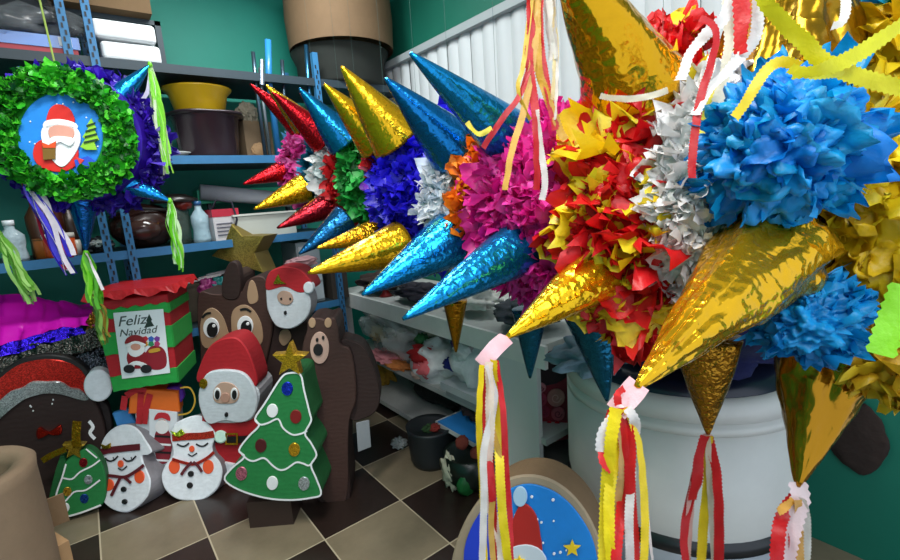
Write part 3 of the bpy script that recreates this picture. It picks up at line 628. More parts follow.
cut('beard', BRD, t, f, [(201, 384), (208, 373), (226, 370), (244, 374), (254, 388), (257, 404), (252, 418), (240, 423), (224, 421), (208, 424), (200, 410), (198, 396)], .02, .02)
grp(t, mat('paint', '#c2a08c'), f, [(213, 392), (220, 383), (232, 384), (239, 393), (236, 402), (226, 404), (215, 402)], 'face', .026)
grp(t, mat('paint', '#bb8f7c'), f, circ(225, 398, 4.5, 5), 'nose', .032)
for x in (217, 234): grp(t, WHI, f, circ(x, 394, 3.6, 6), 'eye', .031); grp(t, BLK, f, circ(x, 395, 2.4, 4.6), 'pupil', .036)
grp(t, BLK, f, circ(226, 415, 1.8, 2.4), 'mouth', .03)
stroke('belt', BLK, t, f, [(205, 438), (230, 440), (258, 438)], 7, .01); stroke('belt_buckle', mat('foil', '#c89a1e'), t, f, [(226, 434), (237, 434), (237, 444), (226, 444)], 2.5, .016, closed=True, smooth=0)
cut('coat_trim', SN, t, f, [(216, 462), (240, 465), (262, 458), (264, 470), (240, 475), (216, 472)], .03, .01); grp(t, mat('foil', '#b8921e'), f, circ(203, 384, 4, 5), 'gold_bow', .03)
# reindeer
base = Vector((.5, 2.9, 0)); f = Face(base, (.6, .8))
t = thing('reindeer_pinata', 'big brown reindeer piñata with large white eyes and tan patches', 'piñata', base)
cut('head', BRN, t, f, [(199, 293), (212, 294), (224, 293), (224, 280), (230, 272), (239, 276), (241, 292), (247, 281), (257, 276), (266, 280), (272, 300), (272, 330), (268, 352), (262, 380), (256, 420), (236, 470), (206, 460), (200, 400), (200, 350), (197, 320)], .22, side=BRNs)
cut('antler', mat('crepe', '#2a1813'), t, f, [(222, 296), (223, 276), (230, 262), (238, 266), (240, 292), (234, 300)], .05, .01)
grp(t, TAN, f, [(200, 330), (203, 314), (212, 308), (222, 316), (228, 332), (231, 345), (205, 348)], 'eye_patch'); grp(t, TAN, f, [(231, 322), (234, 309), (245, 305), (255, 312), (262, 328), (260, 345), (236, 346)], 'eye_patch')
grp(t, TAN, f, [(247, 295), (250, 281), (255, 284), (258, 300), (250, 304)], 'ear_patch')
for x, y in ((211, 328), (245, 326)):
    grp(t, WHI, f, circ(x, y, 8, 10), 'eye', .012); grp(t, BLK, f, circ(x+1, y+2, 5.5, 7.5), 'pupil', .017); grp(t, WHI, f, circ(x+2.5, y-2, 1.6), 'eye_glint', .022)
stroke('eyebrow', BLK, t, f, [(202, 318), (206, 314), (211, 313)], 2.4, .012); stroke('eyebrow', BLK, t, f, [(240, 310), (246, 309), (251, 312)], 2.4, .012)
grp(t, mat('foil', '#c41a20'), f, circ(230, 344, 10, 8), 'nose', .04, .05)
# small santa head
f = Face(Vector((.76, 2.58, 1.0)), (.62, .78)); base = f.pt((290, 327))
t = thing('santa_head_pinata', 'small Santa head piñata with a round white beard, resting on the brown figures', 'piñata', base)
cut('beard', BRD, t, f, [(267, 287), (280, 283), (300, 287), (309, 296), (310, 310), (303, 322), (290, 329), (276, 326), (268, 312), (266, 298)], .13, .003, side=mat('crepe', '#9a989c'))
cut('hat', RDc, t, f, [(266, 290), (268, 274), (280, 267), (296, 268), (306, 275), (313, 288), (300, 293), (284, 287)], .15, .008, side=RDs)
grp(t, mat('paint', '#b99885'), f, [(277, 296), (282, 291), (290, 293), (293, 300), (288, 305), (280, 303)], 'face', .012)
for x in (281, 290): grp(t, BLK, f, circ(x, 299, 1, 1.3, 8), 'eye', .018)
grp(t, BLK, f, circ(285, 313, 1.5, 2), 'mouth', .012); grp(t, SN, f, circ(308, 288, 5, 6), 'hat_pompom', .02, .04); grp(t, mat('foil', '#b89a2a'), f, [(273, 284), (278, 274), (281, 281), (286, 284)], 'gold_bow', .02, .006, 0)
# bear
base = fl((340, 503)); f = Face(base+Vector((0, .02, 0)), (.55, .84))
t = thing('bear_pinata', 'tall dark brown bear piñata with a pink muzzle and an open mouth', 'piñata', base)
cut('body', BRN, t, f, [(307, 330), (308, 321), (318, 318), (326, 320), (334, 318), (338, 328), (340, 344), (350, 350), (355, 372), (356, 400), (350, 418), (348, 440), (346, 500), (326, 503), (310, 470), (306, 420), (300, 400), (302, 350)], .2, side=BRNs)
cut('arm', BRNs, t, f, [(340, 344), (352, 341), (364, 348), (373, 366), (380, 392), (377, 410), (364, 419), (349, 419), (346, 395)], .12, -.03)
for x in (312, 328): grp(t, TAN, f, circ(x, 323, 3.6, 5), 'ear_patch')
grp(t, mat('paint', '#c0a090'), f, circ(319.5, 348, 9.5, 16), 'muzzle', .01); grp(t, BLK, f, circ(318, 350, 4.8, 6), 'open_mouth', .018)
for x, y in ((317, 340), (323, 338)): grp(t, BLK, f, circ(x, y, 1.3, 2), 'eye', .018)
cut('leg', BRNs, t, f, [(310, 430), (340, 432), (350, 500), (328, 505), (312, 490)], .22, -.01)
o = cut('cardboard_tag', mat('paint', '#8d9296'), t, f, [(356, 423), (369, 420), (371, 447), (358, 452)], .004, -.03, 0)
f2 = Face(Vector((.66, 2.75, .8)), (.55, .84)); t = thing('hoof_pinata', 'dark brown paper animal squeezed between the reindeer and the bear, two tan hooves showing', 'piñata', f2.pt((300, 400)))
cut('body', BRNs, t, f2, [(266, 310), (280, 320), (300, 322), (312, 330), (314, 400), (306, 470), (270, 460), (262, 380)], .12, -.05, side=BRNs)
grp(t, TAN, f2, [(279, 340), (281, 331), (288, 330), (291, 338), (284, 346)], 'hoof', -.035); grp(t, TAN, f2, [(304, 378), (306, 370), (311, 371), (312, 378)], 'hoof', -.035)
# gold star behind
f = Face(Vector((.72, 3.0, 1.1)), (.75, .66)); t = thing('star_box', 'large matte gold five-pointed paper star standing behind the reindeer', 'star', f.pt((238, 278)))
GS = mat('glitter', '#8f7f38'); cut('body', GS, t, f, [(231, 224), (242, 236), (264, 236), (254, 253), (263, 273), (247, 268), (237, 279), (230, 262), (211, 256), (224, 243)], .15, 0, 0, side=mat('paint', '#6a5a22'))
# gift box
f = Face(Vector((.02, 2.78, .8)), (.42, .9)); t = thing('gift_box_pinata', 'red and green striped box piñata with a Feliz Navidad Santa poster', 'piñata', f.pt((120, 390)))
GRb = mat('crepe', '#1f9a3e', s=14)
FX = [(92, 302), (167, 294), (178, 382), (113, 392)]
cut('box_body', RDc, t, f, FX, .3, 0, 0, side=RDs)
def lerp2(a, b, u): return (a[0]+(b[0]-a[0])*u, a[1]+(b[1]-a[1])*u)
def bandq(v0, v1, wav=0):
    A = [lerp2(lerp2(FX[0], FX[3], v0), lerp2(FX[1], FX[2], v0), i/20) for i in range(21)]; B = [lerp2(lerp2(FX[0], FX[3], v1), lerp2(FX[1], FX[2], v1), i/20) for i in range(21)]
    return [(x, y+wav*math.sin(i*1.6)) for i, (x, y) in enumerate(A)]+[(x, y+wav*math.sin(i*1.6+1)) for i, (x, y) in reversed(list(enumerate(B)))]
for v0, v1, w_ in ((.1, .2, 1.2), (.36, .6, .4), (.84, 1.0, .4)):
    cut('green_stripe', GRb, t, f, bandq(v0, v1, w_), .012, .01, 0)
# right side stripes wrap on the side face
fs = Face(f.pt((167, 294)), Vector((-f.b.y, f.b.x, 0))); fs.b = Vector((-f.b.y, f.b.x, 0)).normalized()
o0 = f.pt((172, 336)); sidepts = lambda v: [f.pt(lerp2(FX[1], FX[2], v))+f.b*d for d in (0, .3)]
for v0, v1 in ((.1, .2), (.36, .6), (.84, 1.0)):
    a_, b_ = sidepts(v0); c_, d_ = sidepts(v1); u = f.b.cross(Vector((0, 0, 1))).normalized()*.006
    if (a_-f.pt((120, 340))).dot(u) < 0: u = -u
    MB().add([a_+u, b_+u, d_+u, c_+u, a_-u, b_-u, d_-u, c_-u], [(0, 1, 2, 3), (4, 5, 6, 7), (0, 4, 5, 1), (3, 2, 6, 7), (0, 3, 7, 4), (1, 5, 6, 2)]).build('green_stripe', GRb, t)
mb = MB(); lid = []
c4 = [f.pt((85, 298), .03), f.pt((172, 289), .03), f.pt((172, 289), .03)+f.b*.37, f.pt((85, 298), .03)+f.b*.37]
n = 14; ring = []
for i in range(4):
    for j in range(n): ring.append(c4[i].lerp(c4[(i+1) % 4], j/n))
cc = sum(c4, Vector())/4; N = len(ring)
mb.add([p+Vector((0, 0, .02)) for p in ring]+[p+(p-cc).normalized()*.02+Vector((0, 0, -.012-.012*math.sin(i*1.4))) for i, p in enumerate(ring)]+[cc+Vector((0, 0, .03))], [(i, (i+1) % N, N+(i+1) % N, N+i) for i in range(N)]+[(2*N, (i+1) % N, i) for i in range(N)]).build('scalloped_lid', mat('tissue', '#c01c24', tr=.1), t)
o = cut('poster', mat('paint', '#e4ebee', v=.04), t, f, [(113, 313), (163, 309), (170, 373), (122, 379)], .003, .018, 0)
def pq(n, c, pts, off=.02, s=3, k='paint'): return cut(n, mat(k, c), o, f, pts, .002, off, s)
pq('drawn_tree', '#20352c', [(149, 314), (152, 320), (151, 321), (154, 326), (144, 328), (147, 322), (146, 321)], s=0)
for k in range(6): pq('drawn_gift', ['#c02838', '#3468c0', '#7a3a9a', '#d89a28', '#2c8a5a', '#b83468'][k], circ(145+(k % 3)*6, 339+(k//3)*5, 3.2, 3, 5, k), .021, 0)
pq('drawn_sack', '#8e1828', [(146, 352), (152, 346), (161, 347), (166, 354), (166, 366), (158, 370), (149, 368), (144, 360)])
pq('drawn_body', '#8e1420', [(128, 352), (136, 349), (146, 353), (148, 362), (142, 368), (132, 368), (127, 361)], .022)
pq('drawn_beard', '#f6f6f4', [(127, 345), (134, 342), (143, 344), (144, 352), (136, 357), (129, 354)], .025)
pq('drawn_face', '#d89a84', circ(135.5, 347, 5, 3.4), .027); pq('drawn_hat', '#8e1a24', [(125, 344), (127, 338), (134, 335), (142, 337), (146, 344), (136, 341)], .028); pq('drawn_hat_band', '#f6f6f4', [(126, 345), (135, 341), (145, 344), (144, 346), (135, 343.5), (127, 347)], .03)
pq('drawn_coat_trim', '#f6f6f4', [(129, 364), (136, 361), (146, 364), (146, 367), (136, 365), (129, 367)], .028); pq('drawn_sack_tie', '#c89a30', [(149, 350), (158, 348), (160, 351), (150, 353)], .024)
for x in (129, 146): pq('drawn_boot', '#18181c', circ(x, 369, 5.6, 4.2), .03); pq('drawn_cuff', '#f6f6f4', circ(x+(3 if x < 140 else -3), 366, 2.4), .028)
def text(name, s, m, parent, face, p, size, off, tilt=0):
    cu = bpy.data.curves.new(name, 'FONT'); cu.body = s; cu.size = size; cu.shear = .35; cu.align_x = 'CENTER'; cu.extrude = .0008; cu.materials.append(m)
    oo = bpy.data.objects.new(name, cu); COL.objects.link(oo); oo.parent = parent
    n_ = -face.b; upv = Vector((0, 0, 1)); upv = (upv-n_*upv.dot(n_)).normalized(); r_ = upv.cross(n_).normalized()
    if tilt: R_ = Matrix.Rotation(tilt, 3, n_); r_ = R_ @ r_; upv = R_ @ upv
    q_ = face.pt(p, off)-root_loc(parent)
    Mx = Matrix(((r_.x, upv.x, n_.x, q_.x), (r_.y, upv.y, n_.y, q_.y), (r_.z, upv.z, n_.z, q_.z), (0, 0, 0, 1)))
    me = bpy.data.meshes.new_from_object(oo); me.transform(Mx); bpy.data.objects.remove(oo); mo = bpy.data.objects.new(name, me); COL.objects.link(mo); mo.parent = parent; return mo
INK = mat('paint', '#3c4a44'); text('greeting_text', 'Feliz', INK, o, f, (132, 325), .07, .0195); text('greeting_text', 'Navidad', INK, o, f, (138, 334.5), .05, .0195)
# paper bag with Santa print
f = Face(Vector((.17, 2.78, .5)), (.3, .95)); base = f.pt((160, 470)); base.z = 0
t = thing('gift_bag', 'pale gift bag printed with a Santa, red ribbons and an orange top, behind the snowmen', 'bag', base)
cut('bag_body', mat('paint', '#c9ced2'), t, f, [(134, 400), (178, 405), (182, 480), (140, 480)], .12, 0, 0)
cut('orange_panel', mat('paint', '#e06a1c'), t, f, [(130, 388), (178, 392), (180, 412), (128, 414)], .1, .01, 0)
cut('blue_panel', mat('paint', '#3f88c8'), t, f, [(112, 414), (128, 409), (136, 424), (118, 430)], .03, -.05, 0)
for a_ in ([(141, 392), (140, 410), (139, 424)], [(150, 394), (146, 410), (144, 424)], [(126, 396), (136, 390), (146, 392)], [(125, 396), (123, 410)]): stroke('red_ribbon', RDc, t, f, a_, 6.5, .016)
o = cut('print_panel', mat('paint', '#e0e6ea'), t, f, [(149, 409), (177, 412), (178, 466), (150, 466)], .003, .02, 0)
for n_, c_, pts in (('printed_suit', '#8a2230', [(157, 430), (168, 430), (172, 445), (168, 462), (158, 462), (154, 444)]), ('printed_beard', '#f4f4f2', circ(162, 427, 7, 7)), ('printed_face', '#d8a090', circ(162, 423, 4.5, 3.5)), ('printed_hat', '#c02430', [(154, 420), (158, 413), (168, 414), (170, 421), (162, 418)])):
    cut(n_, mat('paint', c_), o, f, pts, .002, .024+.002*len(n_)/8, 3)
for k in range(4): stroke('printed_stripe', WHI if k % 2 else BLK, o, f, [(155, 436+k*8), (171, 437+k*8)], 2, .03, smooth=0)
stroke('bag_handle', mat('paint', '#c8a030'), t, f, [(178, 415), (190, 412), (195, 400), (190, 388), (180, 388)], 1.6, .01)
cut('purple_tissue', mat('tissue', '#5a2ca0'), t, f, [(160, 392), (178, 386), (184, 398), (176, 405), (162, 402)], .05, -.02, 2)
# ================================================================ cardboard, sheets, washing drum
CB = mat('card', '#86715a'); CBd = mat('card', '#7c6448')
c = Vector((-.50, 2.27, 0)); 
o = MB().lathe([(.22, 0), (.225, .3), (.222, .55), (.226, .59), (.21, .605), (.165, .595), (.15, .56), (.155, .30)], c, 0, 48, caps=False).lathe([(.156, .30), (.01, .31)], c, 1, 48, caps=False).build('cardboard_drum', [CB, mat('paint', '#123a2c')], smooth='all', loc=c)
tag(o, 'round brown cardboard drum with a rolled rim, open top', 'drum')
c = onZ((18, 552), .18); o = MB().box((-.13, -.1, 0), (.13, .1, c.z), 0, .4, (c.x, c.y-.02, 0)).box((-.13, -.004, 0), (.13, .004, .13), 1, .1, (c.x+.03, c.y+.09, c.z)).build('cardboard_box', [mat('card', '#a5835c'), CBd]); tag(o, 'small open cardboard box at the foot of the round drum', 'box')
o = MB().blob(onZ((66, 555), .012), (.014, .014, .012), 0, 0).build('gold_bead', mat('foil', '#c8b04a'), smooth='all'); tag(o, 'tiny gold bead on the dark floor tile', 'bead')
# bench with cellophane sheets
o = MB().box((-.95, 3.07, .782), (.14, 3.5, .84)).build('storage_plank', DK); tag(o, 'dark plank lying under the draped foil sheets', 'plank')
def sheet(name, label, pxs_top, pxs_bot, y0, y1, col, sag, group='foil sheets draped below the shelf', kind='foil', **k):
    n = 30; m = 10; mb = MB(); vs = []; T_ = cr([Vector(p) for p in pxs_top], 8, False); B_ = cr([Vector(p) for p in pxs_bot], 8, False)
    for j in range(m+1):
        for i in range(n+1):
            a1 = T_[int(i/n*(len(T_)-1))]; b1 = B_[int(i/n*(len(B_)-1))]
            pt = onY(a1, y1).lerp(onY(b1, y0), j/m); pt += Vector((0, 0, sag*noise.noise(Vector((i*.25, j*.5, sag*40)))))
            vs.append(pt)
    fs = [(j*(n+1)+i, j*(n+1)+i+1, (j+1)*(n+1)+i+1, (j+1)*(n+1)+i) for j in range(m) for i in range(n)]
    o = mb.add(vs, fs).build(name, mat(kind, col, **k), smooth='all'); tag(o, label, 'sheet', group); return o
sheet('cellophane_sheet', 'wide magenta foil sheet draped over the plank', [(-20, 292), (30, 296), (60, 302), (92, 303)], [(-20, 352), (20, 342), (60, 330), (96, 325)], 3.0, 3.3, '#d815b8', .02, kind='plastic', r=.35)
sheet('cellophane_sheet', 'violet blue foil sheet below the magenta one', [(-20, 350), (20, 340), (60, 328), (80, 327)], [(-20, 362), (20, 352), (50, 342), (86, 333)], 2.985, 3.0, '#2b10b0', .01, b=.4)
sheet('cellophane_sheet', 'dark olive foil sheet crumpled right above the silver one', [(-20, 360), (20, 350), (50, 342), (98, 330)], [(-20, 385), (20, 372), (50, 362), (102, 350)], 2.97, 2.99, '#4f4e48', .04, b=1.0)
sheet('cellophane_sheet', 'grey silver foil sheet lowest, just above the red glitter hat', [(-20, 376), (20, 364), (50, 354), (104, 346)], [(-20, 420), (20, 400), (60, 390), (112, 375)], 2.96, 2.98, '#3c4148', .05, b=1.0)
o = MB().blob(P(96, 335, 2.45), (.04, .03, .1), 0, .5, 4).build('foil_garland', mat('foil', '#9a6a20', b=1), smooth='all'); tag(o, 'copper coloured foil garland hanging beside the gift box', 'garland')
# washer
c = ray((675, 450)); D_ = 1.84; wc_ = CAM+c*D_; wc_.z = 0
t = thing('washing_machine', 'big round white washing machine tub beside the table', 'washing machine', wc_)
R_ = .405; WP = mat('plastic', '#dad8d2', r=.5)
MB().lathe([(R_*.98, .32), (R_, .36), (R_, .67), (R_-.018, .673), (R_-.018, .68), (R_, .683), (R_, .712), (R_-.018, .715), (R_-.018, .722), (R_, .725), (R_-.01, .775), (R_-.03, .79), (R_-.05, .79)], wc_, 0, 72, caps=False).build('tub', WP, t, smooth='all')
MB().lathe([(R_*1.0, .27), (R_*1.012, .28), (R_*1.012, .305), (R_*.98, .32)], wc_, 0, 72, caps=False).build('black_ring', mat('plastic', '#1c1e20'), t, smooth='all')
MB().lathe([(R_*.93, 0), (R_*.97, .15), (R_, .27)], wc_, 0, 64).build('base', mat('plastic', '#9aa0a6'), t, smooth='all')
MB().lathe([(R_-.05, .77), (R_-.035, .80), (R_-.1, .825), (.02, .84)], wc_, 0, 64).build('lid', mat('plastic', '#141a2c'), t, smooth='all')
# things on the washer
def cloth(name, label, at, rad, col, seed, cat='cloth', kind='cloth', amp=.3, fr=3, group=None, **k):
    z = at[2]; fl_ = None
    for q in (.002, .082, .372, .802, .845, 1.762): fl_ = q if q < z-.01 and q > z-rad[2]*1.6 else fl_
    o = MB().blob(at, rad, 0, amp, fr, 40, 26, seed, fl_).build(name, mat(kind, col, **k), smooth='all'); tag(o, label, cat, group); return o
cloth('folded_jeans', 'pale blue folded denim on the near end of the table, behind the hanging teal cone', P(595, 355, 1.75), (.17, .14, .06), '#7d95a3', 3)
cloth('folded_jeans', 'dark blue denim bundle behind the red and yellow piñata', P(650, 345, 1.7), (.12, .12, .08), '#4a5f70', 5)
cloth('navy_bag', 'navy blue cloth bag lying on the washing machine lid', wc_+Vector((.0, -.12, .91)), (.3, .24, .09), '#10164a', 7, 'bag')
f = None
mb = MB().lathe([(.09, 0), (.13, .14), (.12, .14), (.08, .01)], wc_+Vector((.18, -.26, .83)), 0, 24, caps=False)
o = mb.build('plastic_basket', mat('plastic', '#141618'), smooth='all'); tag(o, 'black perforated plastic basket on the right edge of the washer', 'basket')
# brown rag on the wall
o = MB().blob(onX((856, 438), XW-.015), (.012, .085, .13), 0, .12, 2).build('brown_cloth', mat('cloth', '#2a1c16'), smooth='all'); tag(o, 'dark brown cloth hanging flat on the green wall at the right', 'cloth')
# round picture piñata on the floor
base = onZ((530, 700), 0.0); fc = P(532, 582, 1.42); f = Face(fc, (.88, .47), .1)
t = thing('picture_pinata', 'round cardboard piñata blank with a blue snowy Santa picture, on the floor', 'piñata', Vector((fc.x, fc.y, 0)))
cut('cardboard_rim', mat('card', '#9c8a72'), t, f, circ(528, 594, 80, 119, 40), .12, 0, 2, side=CBd)
o = cut('picture', mat('paint', '#1580d4', v=.2, s=10), t, f, [(522, 485), (545, 488), (565, 500), (582, 520), (594, 545), (598, 580), (590, 640), (530, 680), (470, 640), (463, 580), (466, 545), (475, 520), (495, 498)], .006, .01, 4)
cut('deep_blue_sky', mat('paint', '#1c3cc0'), o, f, [(505, 492), (500, 520), (494, 560), (480, 620), (466, 590), (464, 550), (475, 520), (490, 502)], .004, .014, 3)
for i in range(34):
    x, y = rnd.uniform(470, 592), rnd.uniform(492, 572)
    if ((x-528)/66)**2+((y-585)/98)**2 < .9: cut('snow_dot', WHI, o, f, circ(x, y, rnd.uniform(.9, 1.7), None, 7), .003, .018, 0)
cut('painted_hat', mat('paint', '#b0221c', v=.3), o, f, [(519, 506), (527, 505), (536, 516), (540, 535), (540, 556), (512, 556), (510, 530)], .005, .02, 3)
cut('painted_hat_trim', mat('paint', '#c9d2da'), o, f, [(505, 552), (525, 545), (542, 552), (545, 570), (505, 570)], .005, .024, 3)
cut('painted_bobble', mat('paint', '#a8c8e0'), o, f, circ(520, 497, 7, 10), .005, .022)
cut('painted_star', mat('paint', '#f0c81c'), o, f, star(572, 549, 9, 4), .005, .022, 0)
cut('painted_star', mat('paint', '#f0c81c'), o, f, star(519, 562, 6, 3), .005, .03, 0)
o = cloth('plastic_bag', 'clear plastic bag bunched up behind the round picture piñata', P(565, 490, 1.7), (.06, .05, .05), '#a8b890', 9, 'bag', 'clear')
#@@SHELF
# ================================================================ things on the blue shelves
def on(p, y, z):    # a point on a shelf board: pixel column, depth and height
    r = ray(p); q_ = CAM+r*(y/r.y); return Vector((q_.x, y, z))
def pot(name, label, cat, at, prof, col, kind='plastic', group=None, extra=None, **k):
    t = thing(name, label, cat, at, group); MB().lathe(prof, at, 0, 40, caps=False).build('body', mat(kind, col, **k), t, smooth='all')
    if extra:
        for nm, pr, cl, kd in extra: MB().lathe(pr, at, 0, 32).build(nm, mat(kd, cl), t, smooth='all')
    return t
a_ = on((211, 156), 3.25, 1.762)
pot('plastic_bucket', 'dark brown plastic bucket on the blue shelf under the yellow basin', 'bucket', a_, [(.02, 0), (.155, 0), (.165, .02), (.185, .235), (.2, .24), (.2, .255), (.18, .255), (.15, .02), (.02, .015)], '#3a2c33', r=.25)
MB().lathe([(.19, .0), (.225, .008), (.225, .02), (.19, .02)], a_+Vector((0, 0, .24)), 0, 40, caps=False, jit=lambda q, z, r: .012*math.sin(q*5)).build('bucket_rim', mat('plastic', '#2e2328'), bpy.data.objects['plastic_bucket'], smooth='all')
pot('yellow_basin', 'mustard yellow plastic basin stacked on the dark bucket', 'basin', a_+Vector((-.02, 0, .262)), [(.02, 0), (.125, 0), (.135, .01), (.16, .11), (.185, .135), (.19, .145), (.17, .14), (.15, .11), (.12, .02), (.02, .015)], '#c9a21c', r=.25)
# cardboard figures beside the bucket
at = on((257, 156), 3.3, 1.762); t = thing('cardboard_parcel', 'crumpled brown cardboard parcel to the right of the dark bucket', 'parcel', at)
MB().box((-.09, -.05, 0), (.1, .06, .24), 0, .2, at).build('box_body', mat('card', '#75624a'), t); MB().blob(at+Vector((-.03, -.02, .29)), (.06, .05, .06), 0, .3).build('crumpled_top', mat('card', '#8a8472'), t); MB().blob(at+Vector((-.0, -.07, .05)), (.05, .02, .05), 0, .1).build('paper_disc', mat('card', '#9c7c58'), t)
# cups and dishes
at = on((172, 156), 3.2, 1.762); o = MB().lathe([(.03, 0), (.045, .005), (.11, .03), (.105, .034), (.02, .01)], at, 0, 30).build('white_saucer', mat('plastic', '#b8bdbb'), smooth='all'); tag(o, 'white saucer on the blue shelf left of the bucket', 'saucer')
at = on((165, 156), 3.35, 1.762); pot('glass_cup', 'pale glass cup behind the green streamers on the blue shelf', 'cup', at, [(.02, 0), (.04, 0), (.05, .12), (.045, .12), (.03, .01)], '#9ab0ac')
for nm, lb, px, col, rad, sd in (('wrapped_bundle', 'dark wrapped bundle above the green ruffled piñata', 30, '#6a6450', (.16, .1, .09), 1), ('wrapped_bundle', 'tan fur-like bundle on the shelf behind the green ruffled piñata', 50, '#94826a', (.1, .08, .06), 2), ('pink_bundle', 'dusty pink cloth bundle at the left end of the shelf', 2, '#8a4a5c', (.1, .08, .1), 3)):
    at = on((px, 90), 3.25, 1.762+rad[2]*.95); cloth(nm, lb, at, rad, col, sd, 'bundle')
# long blue and steel tubes standing by the shelf
for (p0, p1), c, r_ in ((((256, 85), (253, 52)), '#5f7484', .012), (((269, 80), (268, 40)), '#2a78b4', .02), (((284, 95), (282, 60)), '#5f7484', .012), (((309, 90), (306, 45)), '#3f7ea8', .014), (((262, 95), (260, 68)), '#9aa6a8', .012)):
    b0 = onY(p0, 3.1); b1 = onY(p1, 3.1); o = MB().tube([Vector((b0.x, b0.y, 1.76)), b0, b1], r_).build('metal_tube', mat('metal' if c != '#2a78b4' else 'plastic', c), smooth='all'); tag(o, 'thin upright metal tube standing on the upper shelf above the pink piñata', 'tube', 'tubes standing on the shelf')
# lower shelf z 1.27
def bottle(px, y, label, col, h=.2, r=.035, cap='#b03020', kind='plastic', name='bottle', cat='bottle', **k):
    at = on((px, 240), y, 1.272)
    return pot(name, label, cat, at, [(.005, 0), (r, 0), (r*1.02, .02), (r*.9, h*.35), (r, h*.5), (r, h*.7), (r*.4, h*.88), (r*.38, h)], col, kind, extra=[('cap', [(r*.45, h-.005), (r*.45, h+.02)], cap, 'plastic')], **k)
bottle(203, 3.12, 'clear faceted plastic bottle standing beside the red and white carton', '#b4d2de', .22, .048, '#2a5a8a', 'clear', a=.7)
bottle(12, 3.1, 'whitish clear bottle at the left end of the lower shelf', '#b8ccd4', .18, .05, '#dde4e8', 'clear', a=.75)
bottle(42, 3.2, 'dark brown glass bottle left of the orange jar', '#4a2a18', .3, .05, '#2a1a14')
bottle(56, 3.3, 'dark reddish bottle behind the orange jar', '#5a2a1c', .32, .05, '#3a1f18')
bottle(74, 3.35, 'tall dark bottle behind the blue cone tip', '#3a2a20', .28, .05, '#33241c')
at = on((62, 255), 3.09, 1.272); pot('paint_jar', 'orange paint jar with a white lid', 'jar', at, [(.005, 0), (.06, 0), (.065, .01), (.065, .09), (.06, .1)], '#d8521c', extra=[('lid', [(.066, .095), (.066, .118), (.05, .12)], '#d8d4c8', 'plastic')])
at = on((47, 255), 3.12, 1.272); pot('paint_jar', 'brown orange jar just left of the orange paint jar', 'jar', at, [(.005, 0), (.045, 0), (.045, .09), (.04, .1)], '#a85a20', extra=[('lid', [(.046, .09), (.046, .1)], '#7a4a20', 'plastic')])
at = on((78, 255), 3.1, 1.272); pot('white_cup', 'small white cup right of the orange paint jar', 'cup', at, [(.005, 0), (.02, 0), (.025, .08), (.022, .08)], '#c8c4b4')
at = on((99, 250), 3.15, 1.272); t = thing('small_gadget', 'small dark object with white flecks beside the blue post', 'gadget', at); MB().blob(at+Vector((0, 0, .04)), (.07, .05, .04), 0, .3).build('body', mat('plastic', '#1c2226'), t); MB().blob(at+Vector((.0, -.045, .05)), (.03, .012, .015), 0, .5).build('white_knob', mat('plastic', '#c0c4c0'), t)
# helmet bag
at = on((148, 245), 3.2, 1.272); t = thing('dark_helmet', 'glossy dark brown helmet on the lower shelf right of the blue post', 'helmet', at)
MB().blob(at+Vector((0, 0, .12)), (.17, .13, .125), 0, .06, 2, floor=1.272).build('shell', mat('plastic', '#2c1a16', r=.2), t, smooth='all'); MB().blob(at+Vector((-.02, -.1, .1)), (.09, .05, .06), 0, .05).build('visor', mat('plastic', '#3c2822', r=.15), t, smooth='all')
MB().tube([at+Vector((-.16, -.06, .18)), at+Vector((-.05, -.12, .22)), at+Vector((.12, -.1, .2)), at+Vector((.17, -.05, .14))], .008).build('strap', mat('cloth', '#141414'), t, smooth='all')
at = on((182, 245), 3.18, 1.272); t = thing('lidded_jar', 'tall glass jar with a dark lid and a red top, behind the hanging green streamers', 'jar', at)
MB().lathe([(.06, 0), (.065, .2), (.05, .22)], at, 0, 28).build('glass', mat('clear', '#6a7a70', a=.5), t, smooth='all'); MB().lathe([(.12, .24), (.125, .255), (.06, .285), (.02, .29)], at, 0, 28).build('lid', mat('plastic', '#24201e'), t, smooth='all'); MB().blob(at+Vector((.03, -.07, .225)), (.045, .03, .03), 0, .2).build('red_fruit', mat('plastic', '#6a2018'), t, smooth='all')
# red and white carton
at = on((226, 240), 3.12, 1.272); t = thing('label_carton', 'white carton with a red top band and a dark carrying strap', 'carton', at)
MB().box((-.075, -.06, 0), (.075, .06, .14), 0, .1, at).build('carton_body', mat('paint', '#c4c2c4'), t); MB().box((-.077, -.062, .14), (.077, .062, .185), 0, .1, at).build('red_top', mat('paint', '#b02038'), t)
MB().tube([at+Vector((.02, -.08, .0)), at+Vector((.06, -.085, .12)), at+Vector((.05, -.06, .22)), at+Vector((-.03, -.04, .24)), at+Vector((-.06, -.05, .19))], .006).build('strap', mat('cloth', '#1a1c2a'), t, smooth='all')
for k in range(4): MB().box((-.06, -.066, .03+k*.022), (.03, -.0605, .036+k*.022), 0, .1, at).build('printed_line', mat('paint', '#5a5c6a'), t)
at = on((264, 238), 3.16, 1.272); t = thing('white_tray', 'shallow white plastic tray on the lower shelf', 'tray', at)
MB().box((-.2, -.1, .0), (.18, .1, .02), 0, .08, at).box((-.2, -.105, .0), (.18, -.095, .14), 0, .08, at).box((-.2, .095, 0), (.18, .105, .14), 0, .08, at).build('tray_body', mat('plastic', '#b8bcb4'), t); MB().box((-.21, -.115, .135), (.19, .115, .145), 0, .08, at).build('rim', mat('plastic', '#cfd2ca'), t)
a0, a1 = onY((200, 192), 3.4), onY((292, 200), 3.4); o = MB().tube([a0, a1], .05, n=20).build('paper_roll', mat('paint', '#a9adb4'), smooth='all'); tag(o, 'long white paper roll lying behind the cartons on the lower shelf', 'roll')
